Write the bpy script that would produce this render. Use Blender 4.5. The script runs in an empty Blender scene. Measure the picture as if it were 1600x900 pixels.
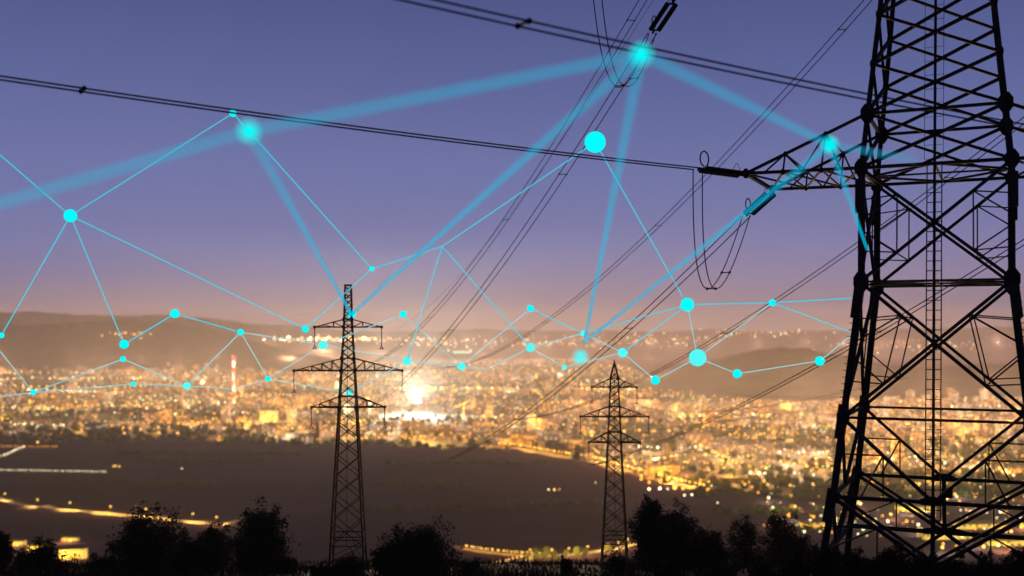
import bpy, bmesh, math, random
from mathutils import Vector, Matrix
import numpy as np

random.seed(7)
rng = np.random.default_rng(7)
PI = math.pi
sc = bpy.context.scene
COL = sc.collection
F = 1700.0          # focal length in pixels of the 1600 x 900 photograph
HZ = 520.0          # horizon row
ZP = -300.0         # valley floor, camera stands on the hill at z = 0


def at(px, py, Y):
    """a point at depth Y seen at pixel (px, py)"""
    return Vector(((px - 800) / F * Y, Y, (HZ - py) / F * Y))


def onplain(px, py, z=ZP):
    Y = -z * F / (py - HZ)
    return Vector(((px - 800) / F * Y, Y, z))


def proj(p):
    return (800 + F * p[0] / p[1], HZ - F * p[2] / p[1])


# ------------------------------------------------------------------ materials
def nodes_of(m):
    m.use_nodes = True
    nt = m.node_tree
    return nt, nt.nodes, nt.links


def mat_noise(name, c1, c2, scale=1.0, rough=0.9, coord='Object', detail=4.0, bump=0.0):
    m = bpy.data.materials.new(name)
    nt, N, L = nodes_of(m)
    b = N['Principled BSDF']
    b.inputs['Roughness'].default_value = rough
    b.inputs['Specular IOR Level'].default_value = 0.15
    tc = N.new('ShaderNodeTexCoord')
    nz = N.new('ShaderNodeTexNoise')
    nz.inputs['Scale'].default_value = scale
    nz.inputs['Detail'].default_value = detail
    L.new(tc.outputs[coord], nz.inputs['Vector'])
    r = N.new('ShaderNodeValToRGB')
    r.color_ramp.elements[0].position = 0.35
    r.color_ramp.elements[1].position = 0.65
    r.color_ramp.elements[0].color = (*c1, 1)
    r.color_ramp.elements[1].color = (*c2, 1)
    L.new(nz.outputs['Fac'], r.inputs['Fac'])
    L.new(r.outputs['Color'], b.inputs['Base Color'])
    if bump:
        bp = N.new('ShaderNodeBump')
        bp.inputs['Strength'].default_value = bump
        L.new(nz.outputs['Fac'], bp.inputs['Height'])
        L.new(bp.outputs['Normal'], b.inputs['Normal'])
    return m


def mat_emit(name, col, strength, alpha=1.0):
    m = bpy.data.materials.new(name)
    nt, N, L = nodes_of(m)
    N.remove(N['Principled BSDF'])
    e = N.new('ShaderNodeEmission')
    e.inputs['Color'].default_value = (*col, 1)
    e.inputs['Strength'].default_value = strength
    out = N['Material Output']
    if alpha < 1:
        t = N.new('ShaderNodeBsdfTransparent')
        mx = N.new('ShaderNodeMixShader')
        mx.inputs['Fac'].default_value = alpha
        L.new(t.outputs[0], mx.inputs[1])
        L.new(e.outputs[0], mx.inputs[2])
        L.new(mx.outputs[0], out.inputs['Surface'])
    else:
        L.new(e.outputs[0], out.inputs['Surface'])
    m.cycles.emission_sampling = 'NONE'
    return m


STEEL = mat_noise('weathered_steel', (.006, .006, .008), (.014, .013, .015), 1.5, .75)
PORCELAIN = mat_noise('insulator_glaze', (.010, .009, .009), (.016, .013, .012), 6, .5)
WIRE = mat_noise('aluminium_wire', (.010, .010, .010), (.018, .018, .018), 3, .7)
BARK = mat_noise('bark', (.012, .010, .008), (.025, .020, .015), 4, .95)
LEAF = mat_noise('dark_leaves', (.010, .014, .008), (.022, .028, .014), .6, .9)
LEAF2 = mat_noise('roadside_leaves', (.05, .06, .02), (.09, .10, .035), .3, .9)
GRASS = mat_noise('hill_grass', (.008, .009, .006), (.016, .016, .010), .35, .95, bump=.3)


def mat_fields():
    m = bpy.data.materials.new('valley_fields')
    nt, N, L = nodes_of(m)
    b = N['Principled BSDF']
    b.inputs['Roughness'].default_value = 1
    b.inputs['Specular IOR Level'].default_value = 0
    tc = N.new('ShaderNodeTexCoord')
    mp = N.new('ShaderNodeMapping')
    mp.inputs['Scale'].default_value = (.0010, .0040, 1)
    mp.inputs['Rotation'].default_value = (0, 0, .12)
    L.new(tc.outputs['Object'], mp.inputs['Vector'])
    v = N.new('ShaderNodeTexVoronoi')
    v.inputs['Scale'].default_value = 1.6
    L.new(mp.outputs[0], v.inputs['Vector'])
    nz = N.new('ShaderNodeTexNoise')
    nz.inputs['Scale'].default_value = .0015
    nz.inputs['Detail'].default_value = 6
    L.new(tc.outputs['Object'], nz.inputs['Vector'])
    r = N.new('ShaderNodeValToRGB')
    r.color_ramp.elements[0].color = (.013, .007, .021, 1)
    r.color_ramp.elements[1].color = (.046, .026, .064, 1)
    sep = N.new('ShaderNodeSeparateColor')
    L.new(v.outputs['Color'], sep.inputs[0])
    mx = N.new('ShaderNodeMath')
    mx.operation = 'MULTIPLY_ADD'
    mx.inputs[1].default_value = .45
    L.new(sep.outputs[0], mx.inputs[0])
    hl = N.new('ShaderNodeMath')
    hl.operation = 'MULTIPLY'
    hl.inputs[1].default_value = .6
    L.new(nz.outputs['Fac'], hl.inputs[0])
    L.new(hl.outputs[0], mx.inputs[2])
    L.new(mx.outputs[0], r.inputs['Fac'])
    L.new(r.outputs['Color'], b.inputs['Base Color'])
    return m


FIELDS = mat_fields()
CITYGROUND = mat_noise('city_ground_cover', (.03, .035, .02), (.16, .14, .12), .02, .95, detail=6)
ROAD = mat_noise('road_asphalt', (.10, .095, .09), (.16, .15, .14), .05, .85)
FOREST = mat_noise('hill_forest', (.030, .034, .022), (.060, .060, .040), .006, 1, detail=8)
CITYTREE = mat_noise('city_tree_leaves', (.014, .016, .009), (.032, .034, .017), .05, 1)


def mat_facade(name, wall, lit1, lit2, frac, cell=(7., 5.), strength=1.2):
    """plaster wall with a grid of windows, part of them lit from inside"""
    m = bpy.data.materials.new(name)
    nt, N, L = nodes_of(m)
    b = N['Principled BSDF']
    b.inputs['Roughness'].default_value = .9
    b.inputs['Specular IOR Level'].default_value = .1
    g = N.new('ShaderNodeNewGeometry')
    sp = N.new('ShaderNodeSeparateXYZ')
    L.new(g.outputs['Position'], sp.inputs[0])

    def math_(op, a, bb=None):
        n = N.new('ShaderNodeMath')
        n.operation = op
        for k, v in enumerate((a, bb)):
            if v is None:
                continue
            if isinstance(v, (int, float)):
                n.inputs[k].default_value = v
            else:
                L.new(v, n.inputs[k])
        return n.outputs[0]
    u = math_('DIVIDE', math_('ADD', sp.outputs['X'], sp.outputs['Y']), cell[0])
    w = math_('DIVIDE', sp.outputs['Z'], cell[1])
    fu, fw = math_('FRACT', u), math_('FRACT', w)
    cu, cw = math_('FLOOR', u), math_('FLOOR', w)
    cmb = N.new('ShaderNodeCombineXYZ')
    L.new(cu, cmb.inputs[0])
    L.new(cw, cmb.inputs[1])
    wn = N.new('ShaderNodeTexWhiteNoise')
    wn.noise_dimensions = '2D'
    L.new(cmb.outputs[0], wn.inputs['Vector'])
    lit = math_('LESS_THAN', wn.outputs['Value'], frac)
    inside = math_('MULTIPLY', math_('MULTIPLY', math_('GREATER_THAN', fu, .18), math_('LESS_THAN', fu, .86)),
                   math_('MULTIPLY', math_('GREATER_THAN', fw, .2), math_('LESS_THAN', fw, .82)))
    sn = N.new('ShaderNodeSeparateXYZ')
    L.new(g.outputs['Normal'], sn.inputs[0])
    side = math_('LESS_THAN', math_('ABSOLUTE', sn.outputs['Z']), .3)
    win = math_('MULTIPLY', inside, side)
    # wall colour differs from house to house
    big = N.new('ShaderNodeTexNoise')
    big.inputs['Scale'].default_value = .011
    L.new(g.outputs['Position'], big.inputs['Vector'])
    r = N.new('ShaderNodeValToRGB')
    r.color_ramp.elements[0].position = .35
    r.color_ramp.elements[1].position = .65
    r.color_ramp.elements[0].color = (*[c * .6 for c in wall], 1)
    r.color_ramp.elements[1].color = (*wall, 1)
    L.new(big.outputs['Fac'], r.inputs['Fac'])
    mx = N.new('ShaderNodeMix')
    mx.data_type = 'RGBA'
    L.new(win, mx.inputs['Factor'])
    L.new(r.outputs['Color'], mx.inputs['A'])
    mx.inputs['B'].default_value = (.03, .03, .035, 1)
    L.new(mx.outputs['Result'], b.inputs['Base Color'])
    lc = N.new('ShaderNodeMix')
    lc.data_type = 'RGBA'
    L.new(wn.outputs['Color'], lc.inputs['Factor'])
    sepc = N.new('ShaderNodeSeparateColor')
    L.new(wn.outputs['Color'], sepc.inputs[0])
    L.new(sepc.outputs[1], lc.inputs['Factor'])
    lc.inputs['A'].default_value = (*lit1, 1)
    lc.inputs['B'].default_value = (*lit2, 1)
    L.new(lc.outputs['Result'], b.inputs['Emission Color'])
    L.new(math_('MULTIPLY', math_('MULTIPLY', win, lit), strength), b.inputs['Emission Strength'])
    m.cycles.emission_sampling = 'NONE'
    return m


AMBER, WARM, CREAM, WHITE = (1, .40, .05), (1, .54, .15), (1, .68, .32), (1, .82, .58)
FAC = {
    'cream': mat_facade('cream_plaster', (.30, .22, .15), WARM, CREAM, .24, strength=1.3),
    'ochre': mat_facade('ochre_plaster', (.34, .21, .09), AMBER, WARM, .28, strength=1.4),
    'pale': mat_facade('pale_concrete', (.32, .27, .22), CREAM, WHITE, .22, strength=1.2),
    'brown': mat_facade('brown_brick', (.22, .14, .09), AMBER, CREAM, .22, strength=1.3),
}
ROOFM = mat_noise('roof_felt', (.05, .045, .045), (.11, .08, .07), .02, .9)
HALLLIT = mat_facade('lit_hall_front', (.45, .36, .15), (1, .55, .05), (1, .72, .18), .7, (5., 4.), 1.3)

LAMP = {
    'orange': mat_emit('sodium_lamp', (1, .36, .03), 4.2),
    'yellow': mat_emit('yellow_lamp', (1, .53, .08), 4.6),
    'white': mat_emit('white_lamp', (1, .80, .50), 5.2),
    'green': mat_emit('mercury_lamp', (.80, 1, .45), 3.2),
    'red': mat_emit('red_lamp', (1, .12, .07), 2.5),
}
NODE = mat_emit('glowing_cyan', (0, 1, 1), 1.0)
NODEPALE = mat_emit('glowing_pale_cyan', (.09, .95, .93), 1.0)
LINK = mat_emit('cyan_light', (.03, .62, .80), 1.0, .72)
LINKPALE = mat_emit('pale_cyan_light', (.30, .66, .70), 1.0, .62)
BEAM = mat_emit('soft_cyan_light', (0, .44, .68), 1.0, .43)

# ------------------------------------------------------------------ object helpers


def link(o, parent=None):
    COL.objects.link(o)
    if parent is not None:
        o.parent = parent
    return o


def tag(o, label=None, cat=None, group=None, kind=None):
    if label:
        n = len(label.split())
        if n > 16 or n < 4:
            print('LABEL', n, label)
        o['label'] = label
    if cat:
        o['category'] = cat
    if group:
        o['group'] = group
    if kind:
        o['kind'] = kind
    return o


def thing(name, loc, label, cat, group=None, rz=0):
    o = bpy.data.objects.new(name, None)
    o.empty_display_size = .5
    o.location = loc
    o.rotation_euler = (0, 0, rz)
    link(o)
    return tag(o, label, cat, group)


class MB:
    """collects vertices and faces of one mesh"""

    def __init__(self):
        self.v, self.f, self.mi = [], [], []

    def add(self, vs, fs, mi=0):
        n = len(self.v)
        self.v += [tuple(p) for p in vs]
        self.f += [tuple(i + n for i in q) for q in fs]
        self.mi += [mi] * len(fs)

    def box(self, c, s, rz=0, mi=0):
        hx, hy, hz = s[0] / 2, s[1] / 2, s[2] / 2
        ca, sa = math.cos(rz), math.sin(rz)
        vs = []
        for z in (-hz, hz):
            for x, y in ((-hx, -hy), (hx, -hy), (hx, hy), (-hx, hy)):
                vs.append((c[0] + x * ca - y * sa, c[1] + x * sa + y * ca, c[2] + z))
        self.add(vs, [(3, 2, 1, 0), (4, 5, 6, 7), (0, 1, 5, 4), (1, 2, 6, 5), (2, 3, 7, 6), (3, 0, 4, 7)], mi)

    def bar(self, a, b, w, h=None):
        a, b = Vector(a), Vector(b)
        h = h or w
        d = (b - a)
        if d.length < 1e-6:
            return
        d.normalize()
        up = Vector((0, 0, 1)) if abs(d.z) < .95 else Vector((0, 1, 0))
        s = d.cross(up).normalized() * (w / 2)
        t = s.cross(d).normalized() * (h / 2)
        vs = [a - s - t, a + s - t, a + s + t, a - s + t, b - s - t, b + s - t, b + s + t, b - s + t]
        self.add(vs, [(3, 2, 1, 0), (4, 5, 6, 7), (0, 1, 5, 4), (1, 2, 6, 5), (2, 3, 7, 6), (3, 0, 4, 7)])

    def angle(self, a, b, w):
        """an angle-iron: two thin flanges at right angles"""
        a, b = Vector(a), Vector(b)
        d = (b - a).normalized()
        up = Vector((0, 0, 1)) if abs(d.z) < .95 else Vector((0, 1, 0))
        s = d.cross(up).normalized()
        t = s.cross(d).normalized()
        th = w * .16
        self.bar(a + t * w * .42, b + t * w * .42, w, th)
        self.bar(a + s * w * .42, b + s * w * .42, th, w)

    def tube(self, pts, rad, n=6, cap=True):
        pts = [Vector(p) for p in pts]
        if not isinstance(rad, (list, tuple)):
            rad = [rad] * len(pts)
        base = len(self.v)
        prev = None
        for i, p in enumerate(pts):
            d = (pts[min(i + 1, len(pts) - 1)] - pts[max(i - 1, 0)]).normalized()
            if prev is None:
                up = Vector((0, 0, 1)) if abs(d.z) < .9 else Vector((1, 0, 0))
                s = d.cross(up).normalized()
            else:
                s = (prev - d * prev.dot(d)).normalized()
            prev = s
            t = d.cross(s)
            for k in range(n):
                a = 2 * PI * k / n
                self.v.append(tuple(p + (s * math.cos(a) + t * math.sin(a)) * rad[i]))
        for i in range(len(pts) - 1):
            for k in range(n):
                q = base + i * n
                self.f.append((q + k, q + (k + 1) % n, q + n + (k + 1) % n, q + n + k))
                self.mi.append(0)
        if cap:
            self.f.append(tuple(base + k for k in reversed(range(n))))
            self.f.append(tuple(base + (len(pts) - 1) * n + k for k in range(n)))
            self.mi += [0, 0]

    def plate(self, c, r, u, v, th):
        """octagonal gusset plate in the plane of u, v"""
        c, u, v = Vector(c), Vector(u).normalized(), Vector(v).normalized()
        w = u.cross(v).normalized() * th / 2
        ring = [(c + u * r * .8 * math.cos(k * PI / 4 + .39) + v * r * 1.15 * math.sin(k * PI / 4 + .39)) for k in range(8)]
        vs = [p - w for p in ring] + [p + w for p in ring]
        self.add(vs, [tuple(reversed(range(8))), tuple(range(8, 16))] + [(k, (k + 1) % 8, 8 + (k + 1) % 8, 8 + k) for k in range(8)])

    def ball(self, c, r, nu=16, nv=10):
        vs, fs = [(c[0], c[1], c[2] - r)], []
        for j in range(1, nv):
            th = -PI / 2 + PI * j / nv
            for i in range(nu):
                ph = 2 * PI * i / nu
                vs.append((c[0] + r * math.cos(th) * math.cos(ph), c[1] + r * math.cos(th) * math.sin(ph), c[2] + r * math.sin(th)))
        vs.append((c[0], c[1], c[2] + r))
        for i in range(nu):
            fs.append((0, 1 + (i + 1) % nu, 1 + i))
            fs.append((len(vs) - 1, 1 + (nv - 2) * nu + i, 1 + (nv - 2) * nu + (i + 1) % nu))
        for j in range(nv - 2):
            for i in range(nu):
                a = 1 + j * nu
                fs.append((a + i, a + (i + 1) % nu, a + nu + (i + 1) % nu, a + nu + i))
        self.add(vs, fs)

    def build(self, name, mats, parent=None, smooth=False, origin=None):
        me = bpy.data.meshes.new(name)
        v = self.v
        if origin is not None:
            v = [(p[0] - origin[0], p[1] - origin[1], p[2] - origin[2]) for p in v]
        me.from_pydata(v, [], self.f)
        if not isinstance(mats, (list, tuple)):
            mats = [mats]
        for m in mats:
            me.materials.append(m)
        if len(mats) > 1:
            me.polygons.foreach_set('material_index', self.mi)
        if smooth:
            me.polygons.foreach_set('use_smooth', [True] * len(me.polygons))
        me.update()
        o = bpy.data.objects.new(name, me)
        if origin is not None:
            o.location = origin
        return link(o, parent)


# ------------------------------------------------------------------ the big lattice tower (right)
TC, YAW = Vector((29.43, 75, 0)), .43
TU = Vector((math.cos(YAW), -math.sin(YAW), 0))
TV = Vector((math.sin(YAW), math.cos(YAW), 0))
PROF = [(-20.5, 7.5), (-14.9, 6.85), (-10.82, 6.24), (-5.61, 5.66), (3.41, 4.65), (11.02, 4.63), (14.68, 4.27),
        (21.71, 3.56), (26.7, 3.15), (43, 2.2), (56, .35)]


def tw(z):
    for (z0, w0), (z1, w1) in zip(PROF, PROF[1:]):
        if z <= z1:
            return w0 + (w1 - w0) * (z - z0) / (z1 - z0)
    return PROF[-1][1]


def T(u, v, z):
    """local tower coordinates: u across, v away from the camera"""
    return Vector((u, v, z))


def TW(u, v, z):
    return TC + TU * u + TV * v + Vector((0, 0, z))


tower = thing('lattice_tower', (TC.x, TC.y, -20.5), 'huge black steel lattice transmission tower with ladder, cut off by the right edge', 'transmission tower', rz=-YAW)
TZ = 20.5          # local z offset of the tower's own frame


def tl(p):
    return Vector((p[0], p[1], p[2] + TZ))


zs_low = [-20.5, -14.9, -10.82, -5.61, 3.41, 11.02, 14.68]
zs_up = [14.68, 18.05, 21.42, 24.8, 28.6, 32.6, 36.5, 40.0, 43.0, 47.5, 51.5, 55.5]
for su, sv in ((-1, -1), (1, -1), (1, 1), (-1, 1)):
    m = MB()
    for (z0, w0), (z1, w1) in zip(PROF, PROF[1:]):
        wd = .50 if z0 < 11 else (.36 if z0 < 26 else .22)
        a, b = tl((su * w0, sv * w0, z0)), tl((su * w1, sv * w1, z1))
        m.bar(a, b, wd * .55, wd * .55)
        # the two flanges of the corner angle, pointing along the faces
        e = Vector((-su * wd * .32, 0, 0))
        m.bar(a + e, b + e, wd * .6, .07)
        e = Vector((0, -sv * wd * .32, 0))
        m.bar(a + e, b + e, .07, wd * .6)
    # splice plates with step bolts
    for z in (-12.5, -7, 1.0, 8):
        p = tl((su * tw(z), sv * tw(z), z))
        q = tl((su * tw(z + 2.2), sv * tw(z + 2.2), z + 2.2))
        m.bar(p, q, .62, .62)
    z = -16
    while z < 4:
        w = tw(z)
        m.bar(tl((su * w, sv * w, z)), tl((su * (w + .36), sv * (w), z)), .04)
        z += .45
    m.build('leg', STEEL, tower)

FACES = [((1, 0), (0, -1)), ((1, 0), (0, 1)), ((0, 1), (-1, 0)), ((0, 1), (1, 0))]


def fp(face, s, z):
    """point on a face: s in -1..1 across, at height z"""
    (ax, ay), (nx, ny) = face
    w = tw(z)
    return tl((ax * s * w + nx * w, ay * s * w + ny * w, z))


for face in FACES:
    # beams across the face
    front_back = face[0][0] == 1
    for z, th in ((-14.9, .30), (-10.82, .24), (-5.61, .17), (3.41, .14), (11.02, .22), (14.68, .20)):
        m = MB()
        m.bar(fp(face, -1, z), fp(face, 1, z), th)
        m.build('horizontal_beam', STEEL, tower)
    # X panels below the arm
    for (z0, z1, th) in ((-5.61, 3.41, .22), (3.41, 11.02, .215)):
        m = MB()
        m.bar(fp(face, -1, z0), fp(face, 1, z1), th)
        m.bar(fp(face, 1, z0), fp(face, -1, z1), th)
        for sg in (-1, 1):
            def dg(t, up):
                # point on the diagonal that starts at this side's upper / lower corner
                A = fp(face, sg, z1 if up else z0)
                B = fp(face, -sg, z0 if up else z1)
                return A + (B - A) * t
            # secondary bracing: short struts back to the leg, two uprights joining the diagonals
            if front_back:
                for up in (True, False):
                    sl_ = .25 if up else -.15
                    for t, tz in ((.25, .46),):
                        p = dg(t, up)
                        zz = p.z - TZ
                        m.bar(p, fp(face, sg, zz - sl_), .085)
                        dz = (1 if up else -1) * (z1 - z0) * (tz - t)
                        m.bar(p, fp(face, sg, zz - dz), .10)
                for t in (.25,):
                    m.bar(dg(t, True), dg(t, False), .09)
            else:
                m.bar(dg(.25, True), dg(.25, False), .08)
        m.build('cross_brace', STEEL, tower)
    # inverted V from the corners at -5.61 to the middle of the beam at -10.82, and again one panel lower
    for (z0, z1, th) in ((-10.82, -5.61, .22), (-14.9, -10.82, .24)):
        m = MB()
        mid = fp(face, 0, z0)
        for sg in (-1, 1):
            A = fp(face, sg, z1)
            m.bar(A, mid, th)
            if z0 < -12:
                off = Vector((0, 0, .42))
                m.bar(A + off, mid + off, th * .8)
            for t in ((.46,) if front_back else ()):
                p = A + (mid - A) * t
                m.bar(p, fp(face, sg, p.z - TZ), .10)
                m.bar(p, fp(face, sg * (1 - t * .62) if z0 > -12 else sg, z0 if z0 > -12 else z0 + .5), .10)
                m.bar(p, Vector((p.x, p.y, z0 + TZ)), .09)
        m.build('v_brace', STEEL, tower)
    m = MB()
    for sg in (-1, 1):
        m.bar(fp(face, 0, -14.9), fp(face, sg, -20.5), .28)
        m.bar(fp(face, sg * .5, -17.7), fp(face, sg, -17.3), .12)
    m.build('base_brace', STEEL, tower)
    # X panels from the arm up
    for z0, z1 in [(11.02, 14.68)] + list(zip(zs_up, zs_up[1:])):
        m = MB()
        th = .22 if z0 < 28 else .14
        m.bar(fp(face, -1, z0), fp(face, 1, z1), th)
        m.bar(fp(face, 1, z0), fp(face, -1, z1), th * .85)
        m.build('cross_brace', STEEL, tower)
# gusset plates at the joints
for su, sv in ((-1, -1), (1, -1), (1, 1), (-1, 1)):
    for z, r in ((-10.82, .50), (-5.61, .56), (3.41, .66), (11.02, .58), (14.68, .62), (18.05, .26), (21.42, .26), (24.8, .26)):
        m = MB()
        p = tl((su * tw(z), sv * tw(z), z))
        e = .1
        m.plate(p + Vector((-su * r * .1, sv * e, 0)), r, (1, 0, 0), (0, 0, 1), .08)
        m.plate(p + Vector((su * e, -sv * r * .1, 0)), r, (0, 1, 0), (0, 0, 1), .08)
        m.build('gusset_plate', STEEL, tower)
for z in (-10.82, -14.9):
    for f_ in FACES[:2]:
        m = MB()
        c = fp(f_, 0, z)
        hw_, hh_ = (.75, .38) if z > -12 else (1.5, .36)
        m.add([c + Vector((a * hw_, b_, e * hh_)) for b_ in (-.08, .08) for a, e in ((-1, -.5), (1, -.5), (1, .5), (.45, 1), (-.45, 1), (-1, .5))],
              [(5, 4, 3, 2, 1, 0), (6, 7, 8, 9, 10, 11)] + [(k, (k + 1) % 6, 6 + (k + 1) % 6, 6 + k) for k in range(6)])
        m.build('middle_plate', STEEL, tower)
# plan bracing
for z in (3.41, 11.02):
    m = MB()
    w = tw(z)
    C4 = [tl((a * w, b * w, z)) for a, b in ((-1, -1), (1, -1), (1, 1), (-1, 1))]
    mids = [(C4[i] + C4[(i + 1) % 4]) / 2 for i in range(4)]
    for i in range(4):
        m.bar(mids[i], mids[(i + 1) % 4], .15)
    m.bar(mids[0], mids[2], .12)
    m.bar(mids[1], mids[3], .12)
    m.build('plan_brace', STEEL, tower)
# middle post with the ladder
m = MB()
m.tube([fp(FACES[0], 0, -10.82) + Vector((0, -.05, 0)), fp(FACES[0], 0, 11.02), fp(FACES[0], 0, 24.8), fp(FACES[0], 0, 43)], .10, 6)
m.tube([fp(FACES[0], .0, -14.9), fp(FACES[0], 0, -10.82)], .16, 6)
m.tube([fp(FACES[1], .0, -14.9), fp(FACES[1], 0, -10.82)], .16, 6)
m.build('middle_post', STEEL, tower)


def ladder(z0, z1, s0, wd, r, step):
    mm = MB()
    a, b = fp(FACES[0], 0, z0), fp(FACES[0], 0, z1)
    off = Vector((0, -.18, 0))
    for k in (s0, s0 + wd):
        mm.tube([a + off + Vector((k, 0, 0)), b + off + Vector((k, 0, 0))], r, 5)
    n = int((z1 - z0) / step)
    for i in range(n + 1):
        p = a + (b - a) * (i / n) + off
        mm.bar(p + Vector((s0, 0, 0)), p + Vector((s0 + wd, 0, 0)), r * 1.4)
    return mm.build('ladder', STEEL, tower)


ladder(-11.9, 11.0, -.45, .9, .04, .62)
ladder(11.3, 40, -.62, 1.15, .018, .9)
m = MB()
p = fp(FACES[1], .02, -11.6)
m.box(p + Vector((.1, -.3, -.25)), (.75, .3, .7))
m.box(p + Vector((.1, -.47, -.25)), (.62, .04, .58))
m.build('junction_box', STEEL, tower)

ARMS = [(11.02, 14.68, 12.3, 4.63, 3), (26.7, 30.4, 20.0, 4.0, 5), (43.0, 46.6, 11.7, 3.0, 3)]
for zl, zu, ul, vv, nb in ARMS:
    for sg in (-1, 1):
        m = MB()
        wl, wu = tw(zl), tw(zu)
        tip = {v: tl((sg * ul, v * vv, zl + .1)) for v in (-1, 1)}
        lo = {v: tl((sg * wl, v * wl, zl)) for v in (-1, 1)}
        up = {v: tl((sg * wu, v * wu, zu)) for v in (-1, 1)}
        m.bar(tip[-1], tip[1], .24)
        for v in (-1, 1):
            m.bar(lo[v], tip[v], .22)
            m.bar(up[v], tip[v], .20)
            prev = lo[v]
            for k in range(1, nb):
                t = k / nb
                a = lo[v] + (tip[v] - lo[v]) * t
                b = up[v] + (tip[v] - up[v]) * t
                m.bar(a, b, .11)
                a2 = lo[v] + (tip[v] - lo[v]) * (t - .5 / nb)
                m.bar(b, a2, .12)
                a3 = lo[v] + (tip[v] - lo[v]) * min(1, t + .5 / nb)
                m.bar(b, a3, .11)
                m.plate(a, .20, (1, 0, 0), (0, 0, 1), .06)
                m.plate(b, .18, (1, 0, 0), (0, 0, 1), .06)
            m.plate(tip[v], .32, (1, 0, 0), (0, 0, 1), .10)
        for k in range(nb):
            t0, t1 = k / nb, (k + 1) / nb
            f0, f1 = lo[-1] + (tip[-1] - lo[-1]) * t0, lo[-1] + (tip[-1] - lo[-1]) * t1
            b0, b1 = lo[1] + (tip[1] - lo[1]) * t0, lo[1] + (tip[1] - lo[1]) * t1
            m.bar(f0, b1, .12)
            m.bar(b0, f1, .12)
            g0 = up[-1] + (tip[-1] - up[-1]) * t0
            h0 = up[1] + (tip[1] - up[1]) * t0
            if k:
                m.bar(g0, h0, .10)
                m.bar(f0, b0, .10)
        m.build('crossarm', STEEL, tower)

# ------------------------------------------------------------------ conductors of the big tower
FAR_C, FAR_A, FAR_U, FAR_Z, SAG = Vector((-32.17, 304.2, -35.65)), .329, 1.113, .815, 11.04
FAR_DIR = Vector((math.cos(FAR_A), -math.sin(FAR_A), 0))


def back_curve(u, v, z, t):
    S = TW(u, v, z)
    E = FAR_C + FAR_DIR * (u * FAR_U) + Vector((0, 0, (z - 11.1) * FAR_Z))
    p = S + (E - S) * t
    p.z -= 4 * SAG * t * (1 - t)
    return p


def front_curve(u, v, z, t):
    S = TW(u, v, z)
    q = 1.9 * t
    p = S + Vector((-44, -28, 0)) * q
    p.z += -.3 * q + 1.2 * q * q
    return p


def twin(name, pts, sep, rad, spacers, label, group, cat='power line', chunky=1.0):
    """a bundle of two wires held apart by short spacers"""
    side = []
    for i in range(len(pts)):
        d = pts[min(i + 1, len(pts) - 1)] - pts[max(i - 1, 0)]
        s = d.cross(Vector((0, 0, 1)))
        s.z = 0
        if s.length < 1e-4:
            s = Vector((1, 0, 0))
        s.normalize()
        if side and s.dot(side[-1]) < 0:
            s = -s
        side.append(s)
    t = thing(name, pts[0], label, cat, group)
    o = pts[0]
    for sg in (-1, 1):
        m = MB()
        n = len(pts)
        m.tube([p + side[i] * sg * sep / 2 - o for i, p in enumerate(pts)], rad if not isinstance(rad, tuple) else [rad[0] + (rad[1] - rad[0]) * i / (n - 1) for i in range(n)], 5)
        m.build('wire', WIRE, t)
    for k in spacers:
        m = MB()
        p, s = pts[k], side[k]
        m.bar(p - s * sep / 2 - o, p + s * sep / 2 - o, .07 * chunky)
        m.ball(p - s * sep / 2 - o, .10 * chunky, 8, 6)
        m.ball(p + s * sep / 2 - o, .10 * chunky, 8, 6)
        m.build('spacer', WIRE, t)
    return t


def nearest(pts, px):
    best = min(range(len(pts)), key=lambda i: (proj(pts[i])[0] - px[0]) ** 2 + (proj(pts[i])[1] - px[1]) ** 2)
    return best


def insulator(a, b, label, group, double=True, horns=True):
    """string of ribbed discs from the arm (a) to the wire (b)"""
    a, b = Vector(a), Vector(b)
    d = b - a
    ln = d.length
    d.normalize()
    s = d.cross(Vector((0, 0, 1)))
    s.normalize()
    t = thing('insulator_string', a, label, 'insulator', group)
    z3 = Vector((0, 0, 0))
    offs = (-.36, .36) if double else (0,)
    for k in offs:
        m = MB()
        p0, p1 = s * k + d * .35, s * k + d * (ln - .45)
        L_ = (p1 - p0).length
        pts, rad = [], []
        n = int(L_ / .21)
        for i in range(n):
            q = p0 + d * (L_ * i / n)
            for dd, r in ((0, .06), (.09, .06), (.10, .22), (.135, .18), (.14, .06)):
                pts.append(q + d * dd)
                rad.append(r)
        m.tube(pts, rad, 8)
        m.build('disc_string', PORCELAIN, t)
    m = MB()
    m.bar(z3, d * .38, .14)
    m.bar(d * (ln - .5), d * ln, .12)
    if double:
        m.bar(s * -.42 + d * .36, s * .42 + d * .36, .12)
        m.bar(s * -.48 + d * (ln - .45), s * .48 + d * (ln - .45), .12)
    m.build('yoke', STEEL, t)
    if horns:
        m = MB()
        upv = s.cross(d)
        if upv.z < 0:
            upv = -upv
        c = d * (ln - .55)
        m.tube([c + upv * (.15 + .55 * (1 - math.cos(k * PI / 7)) * 1.0) + d * (-.42 * math.sin(k * PI / 7) * (1 if k < 8 else 1)) for k in range(0, 8)] +
               [c + upv * (1.25 - .5 * (1 - math.cos(k * PI / 7))) + d * (.36 * math.sin(k * PI / 7)) for k in range(1, 8)], .05, 6)
        m.build('arcing_horn', STEEL, t)
        m = MB()
        c = d * .5
        m.tube([c + upv * (.12 + .62 * math.sin(k * PI / 8)) + d * (.75 * k / 8) for k in range(9)], .022, 5)
        m.build('arcing_horn', STEEL, t)
    return t


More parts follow.
